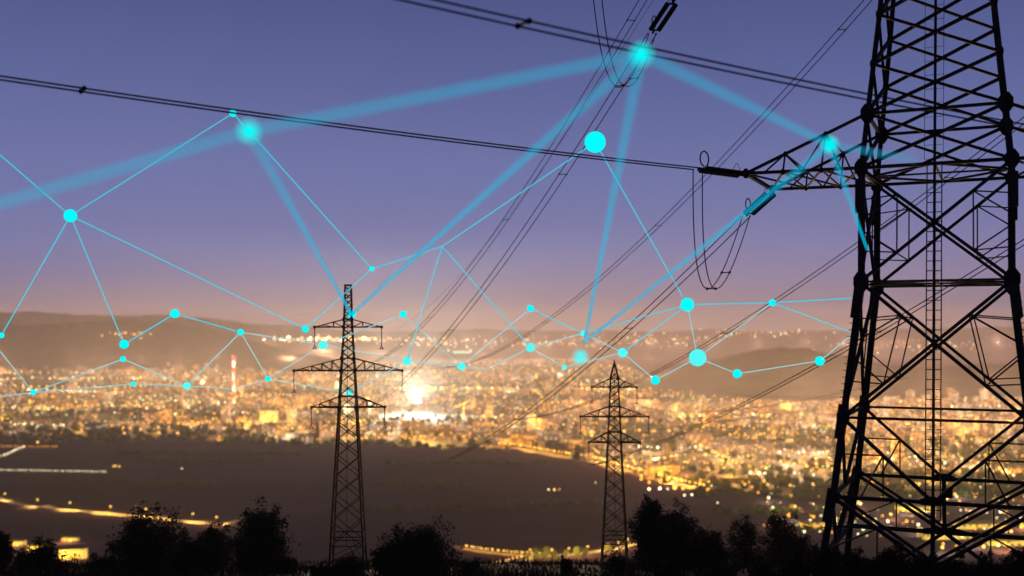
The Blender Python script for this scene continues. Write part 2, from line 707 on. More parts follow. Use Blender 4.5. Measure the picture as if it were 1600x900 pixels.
NW = 90
GB, GF = 'twin wires falling from the big tower into the valley', 'twin wires crossing the sky to the left'
WIRES = {
    'W1': (-12.3, 4.63, 11.1, (700, 713), 'twin wires running from lower left crossarm of big tower down to dark fields', [(975, 508), (808, 657)]),
    'P2': (-20., 4., 26.7, (596, 633), 'steep twin wires below the top jumper loop, falling to the left pylon', [(874, 276), (706, 514), (655, 574), (606, 620)]),
    'P1': (-11.7, 3., 43., (576, 565), 'steepest twin wires left of the top jumper loop with spacer near the top edge', [(990, 32), (790, 346), (670, 495), (602, 554)]),
    'W5': (12.3, 4.63, 11.1, (925, 727), 'lowest twin wires passing right of the pointed pylon behind the big tower', [(1377, 518), (1066, 675)]),
    'W4': (20., 4., 26.7, (806, 667), 'twin wires passing behind big tower ladder and over the wooded hill', [(1478, 275), (1127, 520), (924, 625)]),
    'W3': (11.7, 3., 43., (672, 575), 'twin wires entering at top edge left of big tower, flattening above the city', [(1313, 51), (1026, 356), (854, 502), (756, 558)]),
}
INS_L = 4.3
ends = {}
for k, (u, v, z, tmax, lab, sps) in WIRES.items():
    full = [back_curve(u, v, z, i / 900) for i in range(901)]
    full = full[:nearest(full[30:], tmax) + 31]
    NF = len(full) - 1
    acc, j = 0, 0
    while acc < INS_L:
        acc += (full[j + 1] - full[j]).length
        j += 1
    where = {'W1': 'lower left crossarm', 'P2': 'middle left crossarm at the top edge', 'P1': 'top left crossarm', 'W5': 'lower right crossarm', 'W4': 'middle right crossarm', 'W3': 'top right crossarm'}[k]
    insulator(full[0] + Vector((0, 0, -.2)), full[j], 'double black insulator string hanging back from ' + where, 'strain insulators of the big tower')
    ends[k] = full[j]
    pts = [full[j]] + [full[int(j + (NF - j) * i / NW)] for i in range(1, NW + 1)]
    twin('twin_conductor', pts, .8, (.044, .058), sorted({nearest(pts, q) for q in sps}), lab, GB)
for k, (u, v, z, lab, sps, where) in {
    'FL': (-12.3, -4.63, 11.1, 'close twin wires from lower left crossarm across the sky to left edge', [(138, 141)], 'lower left crossarm'),
    'FR': (12.3, -4.63, 11.1, 'wider twin wires entering at top centre and passing behind the big tower legs', [(815, 31)], 'lower right crossarm'),
    'FM': (-20., -4., 26.7, 'twin wires leaving middle left crossarm above the top edge', [], 'middle left crossarm'),
}.items():
    full = [front_curve(u, v, z, i / 400) for i in range(401)]
    acc, j = 0, 0
    while acc < INS_L:
        acc += (full[j + 1] - full[j]).length
        j += 1
    insulator(full[0] + Vector((0, 0, -.1)), full[j], 'ribbed black insulator string pulled level from ' + where, 'strain insulators of the big tower')
    ends[k] = full[j]
    pts = [full[j]] + [full[int(j + (400 - j) * i / 60)] for i in range(1, 61)]
    t_ = twin('twin_conductor', pts, .8, .046, sorted({nearest(pts, q) for q in sps}), lab, GF, chunky=1.25)

# jumper loops from the front wires to the back wires, under the arm tips


def jumper(a, b, low, lab):
    a, b, low = Vector(a), Vector(b), Vector(low)
    pts = []
    n = 36
    for i in range(n + 1):
        t = i / n
        # quadratic through a, low (at t = .62), b
        tm = .60
        l0 = (t - tm) * (t - 1) / (tm)
        l1 = t * (t - 1) / (tm * (tm - 1))
        l2 = t * (t - tm) / (1 - tm)
        pts.append(a * l0 + low * l1 + b * l2)
    return twin('jumper_loop', pts, .62, .040, [19, 27], lab, 'jumper loops of the big tower', 'jumper wire', 1.1)


jumper(ends['FL'], ends['W1'], at(1118, 449, 80.5), 'twin jumper wires looping under tip of lower left crossarm of big tower')
jumper(ends['FM'], ends['P2'], at(975, 136, 84.5), 'twin jumper wires looping down from the top edge above the centre')

m = MB()
pk = TW(0, 0, 56)
ew = []
for i in range(101):
    t = i / 100 * .99
    E = FAR_C + Vector((0, 0, 45 * FAR_Z))
    p = pk + (E - pk) * t
    p.z -= 4 * 9 * t * (1 - t)
    ew.append(p)
m.tube(ew, [.026 - .008 * i / 100 for i in range(101)], 5)
tag(m.build('earth_wire', WIRE, origin=tuple(pk)), 'single thin earth wire falling left of the steep twin wires', 'power line')

# ------------------------------------------------------------------ the two smaller pylons
GP = 'suspension insulators under the small pylons'


def pylon(base, spx, Hpx, prof, arms, peak_w, name_label, rz, thin, tipword, who):
    """spx metres per pixel; prof: (pixels above base, half width px); arms: (low, top, half length, drop)"""
    root = thing('lattice_pylon', base, name_label, 'pylon', 'slender lattice pylons on the slope', rz)

    def hw(h):
        for (h0, w0), (h1, w1) in zip(prof, prof[1:]):
            if h <= h1:
                return (w0 + (w1 - w0) * (h - h0) / (h1 - h0)) * spx
        return prof[-1][1] * spx
    for su, sv in ((-1, -1), (1, -1), (1, 1), (-1, 1)):
        m = MB()
        for (h0, w0), (h1, w1) in zip(prof, prof[1:]):
            a = Vector((su * w0 * spx, sv * w0 * spx, h0 * spx))
            b = Vector((su * w1 * spx, sv * w1 * spx, h1 * spx))
            m.bar(a, b, thin * (1.9 if h0 < 100 else 1.5))
        m.build('leg', STEEL, root)
    # bracing
    hs = [46]
    while hs[-1] < prof[-1][0] - 6:
        hs.append(hs[-1] + max(9, 1.55 * hw(hs[-1]) / spx * (1 if hs[-1] < 280 else .95)))
    hs[-1] = prof[-1][0]
    for (ax, ay), (nx, ny) in FACES:
        def q(s, h):
            w = hw(h)
            return Vector((ax * s * w + nx * w, ay * s * w + ny * w, h * spx))
        m = MB()
        for h0, h1 in zip(hs, hs[1:]):
            m.bar(q(-1, h0), q(1, h1), thin * .8)
            m.bar(q(1, h0), q(-1, h1), thin * .8)
        for h in [46, 60] + [x for a in arms for x in a[:2]]:
            m.bar(q(-1, h), q(1, h), thin)
        m.bar(q(-1, 22), q(1, 46), thin * .7)
        m.bar(q(1, 0), q(.2, 46), thin * .7)
        m.build('bracing', STEEL, root)
    for a in arms:
        for h in a[:2]:
            for su in (-1, 1):
                m = MB()
                m.box((su * hw(h), -hw(h) - thin * .6, h * spx), (thin * 3.2, thin * .8, thin * 4))
                m.build('joint_plate', STEEL, root)
    m = MB()
    m.tube([(0, -hw(46) * .99, 46 * spx), (0, -hw(prof[-1][0]) * .9, prof[-1][0] * spx)], thin * .32, 5)
    m.build('climbing_rail', STEEL, root)
    W = Matrix.Translation(Vector(base)) @ Matrix.Rotation(rz, 4, 'Z')
    for ai, (lo, top, half, drop) in enumerate(arms):
        for sg in (-1, 1):
            m = MB()
            tip = Vector((sg * half * spx, 0, lo * spx))
            for v in (-1, 1):
                a = Vector((sg * hw(lo), v * hw(lo), lo * spx))
                b = Vector((sg * hw(top), v * hw(top), top * spx))
                m.bar(a, tip, thin * 1.5)
                m.bar(b, tip, thin * 1.1)
                nb = max(2, int((half - hw(lo) / spx) / 17))
                for k in range(1, nb + 1):
                    t = k / (nb + .8)
                    pa, pb = a + (tip - a) * t, b + (tip - b) * t
                    m.bar(pa, pb, thin * .75)
                    pp = a + (tip - a) * (t - 1 / (nb + .8))
                    m.bar(pb, pp, thin * .7)
            m.box(tip, (thin * 3, thin * 3, thin * 3))
            m.build('crossarm', STEEL, root)
            # hanging insulator
            wp = W @ (tip + Vector((0, 0, -thin)))
            L_ = drop * spx
            lv = ('top', 'middle', 'lowest')[ai]
            sd = 'left' if sg < 0 else 'right'
            t = thing('suspension_insulator', wp, f'thin black insulator hanging from {sd} end of {lv} arm of the {who}', 'insulator', GP)
            mm = MB()
            pts, rad = [], []
            n = 16
            for i in range(n):
                zz = -L_ * .92 * i / n
                for dz, r in ((0, .45), (-.35, .45), (-.40, .95), (-.6, .8), (-.65, .45)):
                    pts.append(Vector((0, 0, zz + dz * L_ * .92 / n)))
                    rad.append(r * thin)
            mm.tube(pts, rad, 6)
            mm.build('disc_string', PORCELAIN, t)
            mm = MB()
            w = thin * 2.0
            mm.bar((0, 0, -L_ * .9), (-w, 0, -L_ - thin), thin * .7)
            mm.bar((0, 0, -L_ * .9), (w, 0, -L_ - thin), thin * .7)
            mm.bar((-w * 1.2, 0, -L_ - thin), (w * 1.2, 0, -L_ - thin), thin * .8)
            mm.build('clamp', STEEL, t)
    m = MB()
    if peak_w:
        hp = prof[-1][0]
        m.box((0, 0, hp * spx + thin), (peak_w * spx, peak_w * spx, thin * 1.6))
    else:
        m.box((0, 0, prof[-1][0] * spx + thin * 2), (thin * 1.6, thin * 1.6, thin * 5))
    m.build('peak_cap', STEEL, root)
    return root


D1 = 104.
b1 = at(544, 895, D1)
pylon(b1, D1 / F, 449, [(0, 27), (52, 24.5), (259, 13.5), (315, 10.6), (384, 6.6), (448, 4.6)],
      [(384, 396, 52, 31), (316, 335, 84, 31), (259, 276, 57, 30)], 12,
      'taller black lattice pylon with flat top and three arms, left of the centre', 0.05, .085, '', 'left flat-topped pylon')
D2 = 108.
b2 = at(960, 893, D2)
pylon(b2, D2 / F, 326, [(0, 20.5), (202, 10.2), (242, 8.5), (288, 6.6), (304, 5.8), (325, .8)],
      [(288, 302, 35, 23), (242, 258, 53, 24), (202, 218, 40, 26)], 0,
      'shorter black lattice pylon with pointed peak and three arms, right of the centre', -0.04, .075, '', 'right pointed pylon')
# thin wires leaving the pointed pylon to the right
for (p0, pm, p1, lab) in (((1009, 651), (1120, 659), (1330, 634), 'hair-thin wire sagging right from middle arm of the pointed pylon'),
                          ((998, 692), (1110, 702), (1345, 668), 'hair-thin wire sagging right from lowest arm of the pointed pylon'),
                          ((990, 606), (1150, 640), (1420, 590), 'hair-thin wire sagging right from top arm of the pointed pylon')):
    a, c, b = at(p0[0], p0[1] + 24, D2), at(*pm, D2 + 10), at(*p1, D2 + 25)
    a.z += 24 * D2 / F * .05
    ctl = c * 2 - (a + b) * .5
    m = MB()
    m.tube([a * (1 - t) ** 2 + ctl * 2 * t * (1 - t) + b * t * t for t in [i / 40 for i in range(41)]], .020, 5)
    tag(m.build('thin_wire', WIRE, origin=tuple(a)), lab, 'power line', 'thin wires of the pointed pylon')

# ------------------------------------------------------------------ hill in front, valley floor, far hills


def hill_z(x, y):
    n = .35 * math.sin(x * .11 + 1.3) * math.sin(y * .09) + .25 * math.sin(x * .043 + y * .05)
    z = -(2.5 + .2 * y) if y > -8 else -.9
    if y > 178:
        z = -(2.5 + .2 * 178) - .2 * (y - 178) - .0011 * (y - 178) ** 2 if y < 330 else -38.1 - 30.4 - 25.4 - .53 * (y - 330)
    return z + n * min(1, max(0, (y + 20) / 60))


def grid_mesh(name, xs, ys, fz, mat):
    vs = [(x, y, fz(x, y)) for y in ys for x in xs]
    nx = len(xs)
    fs = [(j * nx + i, j * nx + i + 1, (j + 1) * nx + i + 1, (j + 1) * nx + i) for j in range(len(ys) - 1) for i in range(nx - 1)]
    m = MB()
    m.add(vs, fs)
    return m.build(name, mat, smooth=True)


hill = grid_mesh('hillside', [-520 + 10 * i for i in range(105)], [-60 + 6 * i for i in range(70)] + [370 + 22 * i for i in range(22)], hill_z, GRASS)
tag(hill, kind='structure')
m = MB()
m.add([(-60000, -3000, ZP), (60000, -3000, ZP), (60000, 60000, ZP), (-60000, 60000, ZP)], [(0, 1, 2, 3)])
tag(m.build('ground', FIELDS), kind='structure')


from mathutils.bvhtree import BVHTree
HITS = []


def reg(o):
    HITS.append(BVHTree.FromPolygons([v.co[:] for v in o.data.vertices], [p.vertices[:] for p in o.data.polygons]))
    return o


def onslope(px, py):
    """the nearest hillside (or the plain) seen at a pixel"""
    d = Vector(((px - 800) / F, 1, (HZ - py) / F)).normalized()
    best = None
    for b in HITS:
        h = b.ray_cast(Vector((0, 0, 0)), d)
        if h[0] is not None and (best is None or h[0].y < best.y):
            best = h[0]
    return best


def ridge(name, crest, Yc, Yfoot, Yback, rough, label_kind='structure', seed=1, mat=FOREST):
    """a hill range with its crest along the given skyline"""
    rs = np.random.default_rng(seed)
    ph = rs.uniform(0, 6.28, 24)
    xs = np.linspace(crest[0][0], crest[-1][0], 260)
    cy = np.interp(xs, [c[0] for c in crest], [c[1] for c in crest])
    rows = []
    prof = [(-1, 0.0), (-.8, .10), (-.6, .28), (-.4, .5), (-.2, .76), (-.08, .93), (0, 1.0), (.25, .85), (.6, .5), (1, 0)]
    vs = []
    for s, f in prof:
        Y = Yc + (Yc - Yfoot) * s if s < 0 else Yc + (Yback - Yc) * s
        for i, px in enumerate(xs):
            X = (px - 800) / F * Yc * (1 + .12 * s)
            h = (HZ - cy[i]) / F * Yc - ZP
            n = sum(math.sin(i * (.06 + .09 * k) + ph[k] + s * 3 * (k + 1)) / (k + 1.5) for k in range(10)) * rough
            jag = rs.uniform(-1, 1) * rough * .35 if s > -.3 else 0
            vs.append((X, Y, ZP - 1 + f * max(0, h + (n + jag) * (1 if f > .05 else 0))))
    nx = len(xs)
    m = MB()
    m.add(vs, [(j * nx + i, j * nx + i + 1, (j + 1) * nx + i + 1, (j + 1) * nx + i) for j in range(len(prof) - 1) for i in range(nx - 1)])
    return tag(reg(m.build(name, mat)), kind=label_kind)


ridge('far_hills', [(-300, 501), (0, 501), (200, 502), (330, 504), (430, 507), (520, 514), (640, 519), (760, 517), (900, 518), (1050, 515), (1200, 516), (1350, 513), (1500, 514), (1900, 510)], 16500, 12500, 18600, 26, seed=3)
ridge('back_mountains', [(-300, 487), (-100, 486), (0, 486), (60, 487), (130, 491), (200, 494), (270, 494), (330, 498), (400, 506), (480, 520), (560, 536), (640, 556)], 12300, 11000, 14000, 11, seed=5)
ridge('mountains', [(-300, 512), (-60, 509), (40, 506), (130, 503), (220, 501), (280, 505), (340, 515), (400, 532), (450, 548), (520, 560)], 9900, 8700, 11200, 9, seed=15)
ridge('wooded_hills', [(960, 606), (1010, 594), (1060, 577), (1100, 565), (1140, 556), (1180, 546), (1220, 542), (1260, 545), (1300, 554), (1340, 563), (1400, 571), (1450, 574), (1520, 568), (1600, 570), (1700, 590), (1900, 600)], 6300, 5200, 7600, 6, seed=8)

# ------------------------------------------------------------------ the city
EDGE = [(-400, 684), (0, 684), (150, 688), (300, 684), (420, 690), (520, 695), (640, 692), (720, 698), (800, 700), (860, 712), (930, 722), (1000, 742), (1060, 758), (1100, 768), (1180, 772), (1300, 770), (1450, 768), (1600, 775), (2000, 785)]
BACK = [(-400, 572), (0, 566), (150, 562), (300, 560), (420, 552), (500, 546), (600, 543), (760, 545), (900, 552), (980, 575), (1030, 598), (1090, 618), (1200, 628), (1300, 630), (1400, 626), (1600, 622), (2000, 622)]


def edge_y(px):
    return float(np.interp(px, [e[0] for e in EDGE], [e[1] for e in EDGE])) + 4.5 * math.sin(px * .031) * math.sin(px * .0113 + 1) + 2.5 * math.sin(px * .093)


def back_y(px):
    return float(np.interp(px, [e[0] for e in BACK], [e[1] for e in BACK]))


m = MB()
front = [onplain(px, edge_y(px) + 2, ZP + .6) for px in range(-400, 2001, 10)]
back = [onplain(px, max(536, back_y(px) - 4), ZP + .6) for px in range(-400, 2001, 10)]
n = len(front)
m.add(front + back, [(i, i + 1, n + i + 1, n + i) for i in range(n - 1)])
tag(m.build('city_ground', CITYGROUND), kind='structure')


def in_city(x, y):
    px, py = proj((x, y, ZP))
    return back_y(px) < py < edge_y(px)


def frac_pos(x, y):
    px, py = proj((x, y, ZP))
    b, e = back_y(px), edge_y(px)
    return px, py, (py - b) / max(1, e - b)


def vnoise(x, y, s, seed=0):
    """smooth value noise in 0..1"""
    x, y = x / s + seed * 17.3, y / s + seed * 9.1
    xi, yi = math.floor(x), math.floor(y)
    fx, fy = x - xi, y - yi
    fx, fy = fx * fx * (3 - 2 * fx), fy * fy * (3 - 2 * fy)

    def h(a, b):
        v = math.sin(a * 127.1 + b * 311.7 + seed * 74.7) * 43758.5453
        return v - math.floor(v)
    return (h(xi, yi) * (1 - fx) + h(xi + 1, yi) * fx) * (1 - fy) + (h(xi, yi + 1) * (1 - fx) + h(xi + 1, yi + 1) * fx) * fy


AV = [(0, 130, 668, 'white', 'green'), (120, 270, 677, 'orange', 'yellow'), (225, 335, 667, 'orange', 'yellow'), (345, 470, 664, 'orange', 'orange'), (380, 500, 674, 'orange', 'yellow'), (500, 610, 663, 'yellow', 'green'),
      (530, 690, 681, 'orange', 'yellow'), (560, 770, 689, 'orange', 'orange'), (0, 190, 642, 'yellow', 'white'), (40, 180, 614, 'white', 'yellow'), (200, 330, 632, 'yellow', 'orange'), (180, 400, 650, 'orange', 'white'),
      (800, 970, 643, 'orange', 'yellow'), (860, 1010, 632, 'orange', 'yellow'), (890, 1010, 612, 'yellow', 'white'), (1070, 1310, 673, 'yellow', 'white'), (1140, 1330, 684, 'orange', 'yellow'), (1000, 1190, 721, 'yellow', 'green'),
      (1110, 1330, 737, 'orange', 'yellow'), (1160, 1420, 748, 'white', 'orange'), (1370, 1600, 694, 'yellow', 'orange'), (1390, 1600, 722, 'orange', 'white'), (1440, 1620, 744, 'orange', 'yellow'), (985, 1100, 703, 'white', 'green'),
      (820, 1000, 668, 'orange', 'yellow'), (700, 830, 655, 'yellow', 'white'), (1030, 1240, 655, 'yellow', 'white'), (440, 520, 640, 'orange', 'yellow'), (1200, 1330, 712, 'white', 'yellow'), (330, 460, 622, 'orange', 'yellow'),
      (1000, 1330, 760, 'orange', 'yellow'), (1330, 1600, 764, 'yellow', 'orange'), (620, 800, 612, 'yellow', 'white'), (80, 260, 596, 'white', 'yellow'), (480, 640, 594, 'yellow', 'orange')]
AVP = [(onplain(a[0], a[2]), onplain(a[1], a[2])) for a in AV]


def before_avenue(x, y):
    """open ground and carriageway on the near side of an avenue"""
    for a, b in AVP:
        if min(a.x, b.x) - 10 < x < max(a.x, b.x) + 10:
            ya = a.y + (b.y - a.y) * (x - a.x) / (b.x - a.x)
            if ya - .050 * ya < y < ya + 14:
                return True
    return False


# candidate buildings on a jittered grid
cands = []
y = 2000.
while y < 11200:
    step = 62 + (y - 2000) * .013
    x = -.62 * y
    while x < .62 * y:
        X, Yy = x + random.uniform(-.35, .35) * step, y + random.uniform(-.35, .35) * step
        x += step
        if not in_city(X, Yy):
            continue
        px, py, fr = frac_pos(X, Yy)
        if not -60 < px < 1660:
            continue
        dens = vnoise(X * .5, Yy * (1.5 - Yy / 16000), 420, 1)
        if dens < .42 and random.random() < .9:
            continue
        # the dark park left of the floodlight
        if (590 < px < 760 and 645 < py < 668) or (600 < px < 720 and 634 < py < 658):
            continue
        if random.random() < .12 or (before_avenue(X, Yy) and random.random() < .88):
            continue
        tall = vnoise(X, Yy, 700, 2)
        r = random.random()
        if tall > .56 and r < .55:
            kind = 'apartment_block' if r < .36 else 'tower_block'
        elif r < .30:
            kind = 'apartment_block'
        elif r < .62:
            kind = 'house'
        else:
            kind = 'warehouse'
        if kind == 'tower_block':
            s = (random.uniform(18, 30), random.uniform(18, 26), random.uniform(36, 62))
        elif kind == 'apartment_block':
            s = (random.uniform(36, 80), random.uniform(13, 18), random.uniform(17, 34))
        elif kind == 'house':
            s = (random.uniform(12, 22), random.uniform(10, 15), random.uniform(7, 11))
        else:
            s = (random.uniform(35, 85), random.uniform(25, 50), random.uniform(8, 14))
        rz = (random.choice((0, 0, PI / 2)) + .25 * math.sin(X * .0006) + random.uniform(-.08, .08))
        c = random.choices(('cream', 'ochre', 'pale', 'brown'), (4, 2.5, 3, 1.6))[0]
        cands.append((s[0] * s[2] / Yy ** 2, kind, X, Yy, s, rz, c, px, py))
    y += step * 1.0
cands.sort(key=lambda q: -q[0])
print('buildings', len(cands))


def building_mb(m, kind, x, y, s, rz, z=ZP + .6, wi=0, ri=4):
    w, d, h = s
    if kind == 'house':
        m.box((x, y, z + h / 2 * .7), (w, d, h * .7), rz, wi)
        ca, sa = math.cos(rz), math.sin(rz)

        def g(a, b, zz):
            return (x + a * ca - b * sa, y + a * sa + b * ca, zz)
        e, r0, r1 = .6, z + h * .7, z + h * 1.15
        vs = [g(-w / 2 - e, -d / 2 - e, r0), g(w / 2 + e, -d / 2 - e, r0), g(w / 2 + e, d / 2 + e, r0), g(-w / 2 - e, d / 2 + e, r0), g(-w / 2 - e, 0, r1), g(w / 2 + e, 0, r1)]
        m.add(vs, [(0, 1, 5, 4), (2, 3, 4, 5), (1, 2, 5), (3, 0, 4), (3, 2, 1, 0)], ri)
    else:
        m.box((x, y, z + h / 2), (w, d, h), rz, wi)
        m.box((x, y, z + h + .45), (w + .8, d + .8, .9), rz, ri)
        if kind == 'tower_block':
            m.box((x, y, z + h + 2.9), (w * .4, d * .4, 4), rz, wi)
        elif kind == 'apartment_block':
            for k in (-.28, .3):
                m.box((x + k * w * math.cos(rz), y + k * w * math.sin(rz), z + h + 2.2), (5, 5, 2.6), rz, wi)
        else:
            for k in (-.3, 0, .3):
                m.box((x + k * w * math.cos(rz), y + k * w * math.sin(rz), z + h + 1.5), (w * .1, d * .8, 1.2), rz, ri)


def district(px, py):
    lr = ('on the far left', 'left of the chimney mast', 'behind the flat-topped pylon', 'around the floodlight', 'behind the pointed pylon', 'below the wooded hill', 'seen through the big tower')
    i = sum(px > k for k in (180, 350, 600, 800, 1080, 1320))
    row = 'on the city edge' if py > edge_y(px) - 22 else ('in midtown' if py > back_y(px) + 45 else 'in the hazy far city')
    return row, lr[i]


KW = {'apartment_block': 'apartment block', 'tower_block': 'tower block', 'house': 'gabled house', 'warehouse': 'low flat hall'}
N_IND = 300
for q in cands[:N_IND]:
    _, kind, X, Yy, s, rz, c, px, py = q
    m = MB()
    building_mb(m, kind, 0, 0, s, 0, 0, 0, 1)
    o = m.build(kind, [FAC[c], ROOFM])
    o.location = (X, Yy, ZP + .6)
    o.rotation_euler = (0, 0, rz)
    row, lr = district(px, py)
    size = 'longest' if s[0] > 70 else ('long' if s[0] > 50 else ('high' if s[2] > 30 else 'small'))
    tag(o, f'{size} {c} {KW[kind]} {row} {lr}', KW[kind].split()[-1], f'{size} {c} {KW[kind]}s {row} {lr}')
rest = MB()
order = ['cream', 'ochre', 'pale', 'brown']
for q in cands[N_IND:]:
    _, kind, X, Yy, s, rz, c, px, py = q
    building_mb(rest, kind, X, Yy, s, rz, ZP + .6, order.index(c), 4)
tag(rest.build('distant_buildings', [FAC[c] for c in order] + [ROOFM]), 'mass of small lit houses and blocks filling the valley city', 'city', kind='stuff')

# dark tree clumps between the houses
m = MB()
cnt = 0
while cnt < 4200:
    Yy = 2000 + 8500 * random.random() ** 1.5
    X = random.uniform(-.5, .5) * Yy
    if not in_city(X, Yy):
        continue
    px, py, fr = frac_pos(X, Yy)
    if vnoise(X * .5, Yy * (1.5 - Yy / 16000), 420, 1) > .48 and random.random() < .85:
        continue
    r = random.uniform(5, 11)
    k0 = len(m.v)
    m.ball((X, Yy, ZP + r * .8), r, 7, 5)
    for i in range(k0, len(m.v)):
        v = m.v[i]
        f = random.uniform(.7, 1.25)
        m.v[i] = (X + (v[0] - X) * f, Yy + (v[1] - Yy) * f, ZP + r * .8 + (v[2] - ZP - r * .8) * f)
    cnt += 1
# rough hedges and woods at the city edge and in the fields
hedges = [[(px, edge_y(px) + random.uniform(-1, 5)) for px in range(-60, 800, 3)], [(px, edge_y(px) + random.uniform(2, 8)) for px in range(1080, 1640, 3)],
          [(px, 706 + .012 * px + random.uniform(-1, 1)) for px in range(180, 470, 3)], [(px, 722 + random.uniform(-1, 1)) for px in range(240, 420, 4)], [(px, 760 + .02 * (px - 600) + random.uniform(-1, 1)) for px in range(580, 760, 4)],
          [(px, 800 - .03 * (px - 560) + random.uniform(-1.5, 1.5)) for px in range(560, 940, 5)], [(px, 751 + .03 * (px - 60) + random.uniform(-1, 1)) for px in range(40, 330, 4)], [(px, 800 + random.uniform(-4, 6)) for px in range(1120, 1300, 5)],
          [(px, 725 + random.uniform(-1, 1)) for px in range(610, 860, 5)]]
for hd_ in hedges:
    for px, py in hd_:
        if random.random() < .25:
            continue
        b_ = onplain(px, py)
        r = random.uniform(2.5, 7.5)
        k0 = len(m.v)
        m.ball((b_.x, b_.y, ZP + r * .7), r, 7, 5)
        for i in range(k0, len(m.v)):
            v = m.v[i]
            f = random.uniform(.65, 1.3)
            m.v[i] = (b_.x + (v[0] - b_.x) * f * 1.4, b_.y + (v[1] - b_.y) * f, ZP + r * .7 + (v[2] - ZP - r * .7) * f)
tag(m.build('city_tree_mass', CITYTREE), 'dark clumps of trees between city houses and along field edges', 'trees', kind='stuff')

# street lights of the city: rows along streets, past counting
lampmb = {k: MB() for k in LAMP}


def glow(m, p, r):
    m.add([(p[0] - r, p[1], p[2]), (p[0] + r, p[1], p[2]), (p[0], p[1] - r, p[2]), (p[0], p[1] + r, p[2]), (p[0], p[1], p[2] - r), (p[0], p[1], p[2] + r)],
          [(0, 2, 5), (2, 1, 5), (1, 3, 5), (3, 0, 5), (2, 0, 4), (1, 2, 4), (3, 1, 4), (0, 3, 4)])


nl = 0
for k in range(640):
    Yy = 2050 + 8800 * random.random() ** 1.35
    X = random.uniform(-.52, .52) * Yy
    if not in_city(X, Yy):
        continue
    ang = random.choice((0, 0, 0, PI / 2)) + .3 * math.sin(X * .0006) + random.uniform(-.12, .12)
    ln = random.uniform(150, 800)
    sp = random.uniform(24, 40) * (1 + Yy / 7000)
    c = random.choices(('orange', 'yellow', 'white', 'green'), (2 + 14 * max(0, vnoise(X * .6, Yy, 600, 9) - .35), 5, 6 * max(0, .75 - vnoise(X * .6, Yy, 600, 9)), .8))[0]
    r0 = random.uniform(1.1, 2.7)
    for i in range(int(ln / sp)):
        x, y_ = X + math.cos(ang) * i * sp, Yy + math.sin(ang) * i * sp
        if in_city(x, y_):
            r = r0 * random.uniform(.7, 1.35) * (Yy / 3600) ** .6
            glow(lampmb[c], (x, y_, ZP + random.uniform(8, 12)), r)
            nl += 1
for k in range(6000):
    Yy = 2000 + 9000 * random.random() ** 1.3
    X = random.uniform(-.52, .52) * Yy
    if not in_city(X, Yy) or vnoise(X * .5, Yy * (1.5 - Yy / 16000), 420, 1) < .40:
        continue
    dn = vnoise(X * .6, Yy, 600, 9)
    c = random.choices(('orange', 'yellow', 'white', 'green', 'red'), (2 + 9 * max(0, dn - .4), 4, 7 * max(0, .75 - dn), .9, .35))[0]
    glow(lampmb[c], (X, Yy, ZP + random.uniform(5, 18)), random.uniform(.6, 1.9) * (Yy / 3600) ** .6)
    nl += 1
# the bright avenues
avl = []
for x0, x1, yy, c1, c2 in AV:
    a = onplain(x0, yy + random.uniform(-3, 3))
    b = onplain(x1, yy + random.uniform(-3, 3))
    ln = (b - a).length
    nn = int(ln / 17)
    for i in range(nn):
        t_ = i / nn
        w_ = vnoise(t_ * ln, yy * 7., 130, 6)
        if w_ < .34:
            continue
        p = a + (b - a) * t_ + Vector((random.uniform(-6, 6), random.uniform(-40, 24), random.uniform(9, 15)))
        glow(lampmb[c1 if random.random() < .68 else c2], p, random.uniform(1.3, 3.0) * (p.y / 3400) ** .5 * (.6 + .8 * w_))
    for i in range(max(2, int(ln / 170))):
        avl.append((a + (b - a) * ((i + random.random()) / max(2, int(ln / 170))), c1))
# the scattered villages on the far slopes
for (cx, cy, wx, wy, cnt_, Yv) in ((530, 531, 120, 4, 110, 12600), (700, 535, 90, 8, 60, 12500), (850, 535, 120, 9, 70, 12300), (1000, 533, 110, 12, 70, 12300), (1180, 520, 140, 9, 60, 13000), (1450, 540, 140, 12, 60, 12400), (210, 524, 60, 5, 14, 10400)):
    for i in range(cnt_):
        px, py = random.gauss(cx, wx * .5), random.gauss(cy, wy * .5)
        p = onslope(px, py)
        if p is not None:
            glow(lampmb[random.choice(('yellow', 'white', 'white', 'orange'))], p + Vector((0, -4, 9)), random.uniform(4, 10) * (1.5 if cx == 530 else 1))
YARD = []
for i in range(230):
    px = random.uniform(1330, 1640) if i < 180 else random.uniform(1190, 1330)
    py = random.uniform(776, 864)
    if px < 1470 and py > 845:
        continue
    YARD.append((random.choices(('orange', 'yellow', 'white', 'green'), (4, 4, 3, 1.5))[0], onplain(px, py), random.choice((.7, 1.1, 1.7))))
YARD.sort(key=lambda q: -round(q[2] / q[1].y, 6))
for col, b, r_ in YARD[70:]:
    glow(lampmb[col], b + Vector((0, 0, 7)), r_ * 1.1)
print('city lamps', nl)
LN = {'orange': 'amber', 'yellow': 'yellow', 'white': 'white', 'green': 'greenish', 'red': 'red'}
for k, mm in lampmb.items():
    tag(mm.build('city_lights', LAMP[k]), f'countless {LN[k]} lamps dotting the city streets', 'city lights', kind='stuff')


# ------------------------------------------------------------------ lit roads
def road(name, pix, width, z=ZP + 1.0):
    P = [onplain(px, py, z) for px, py in pix]
    m = MB()
    L_, R_ = [], []
    for i, p in enumerate(P):
        d = P[min(i + 1, len(P) - 1)] - P[max(i - 1, 0)]
        s = Vector((d.y, -d.x, 0)).normalized() * width / 2
        L_.append(p - s)
        R_.append(p + s)
    n = len(P)
    m.add(L_ + R_, [(i, n + i, n + i + 1, i + 1) for i in range(n - 1)])
    return tag(m.build(name, ROAD), kind='structure'), P


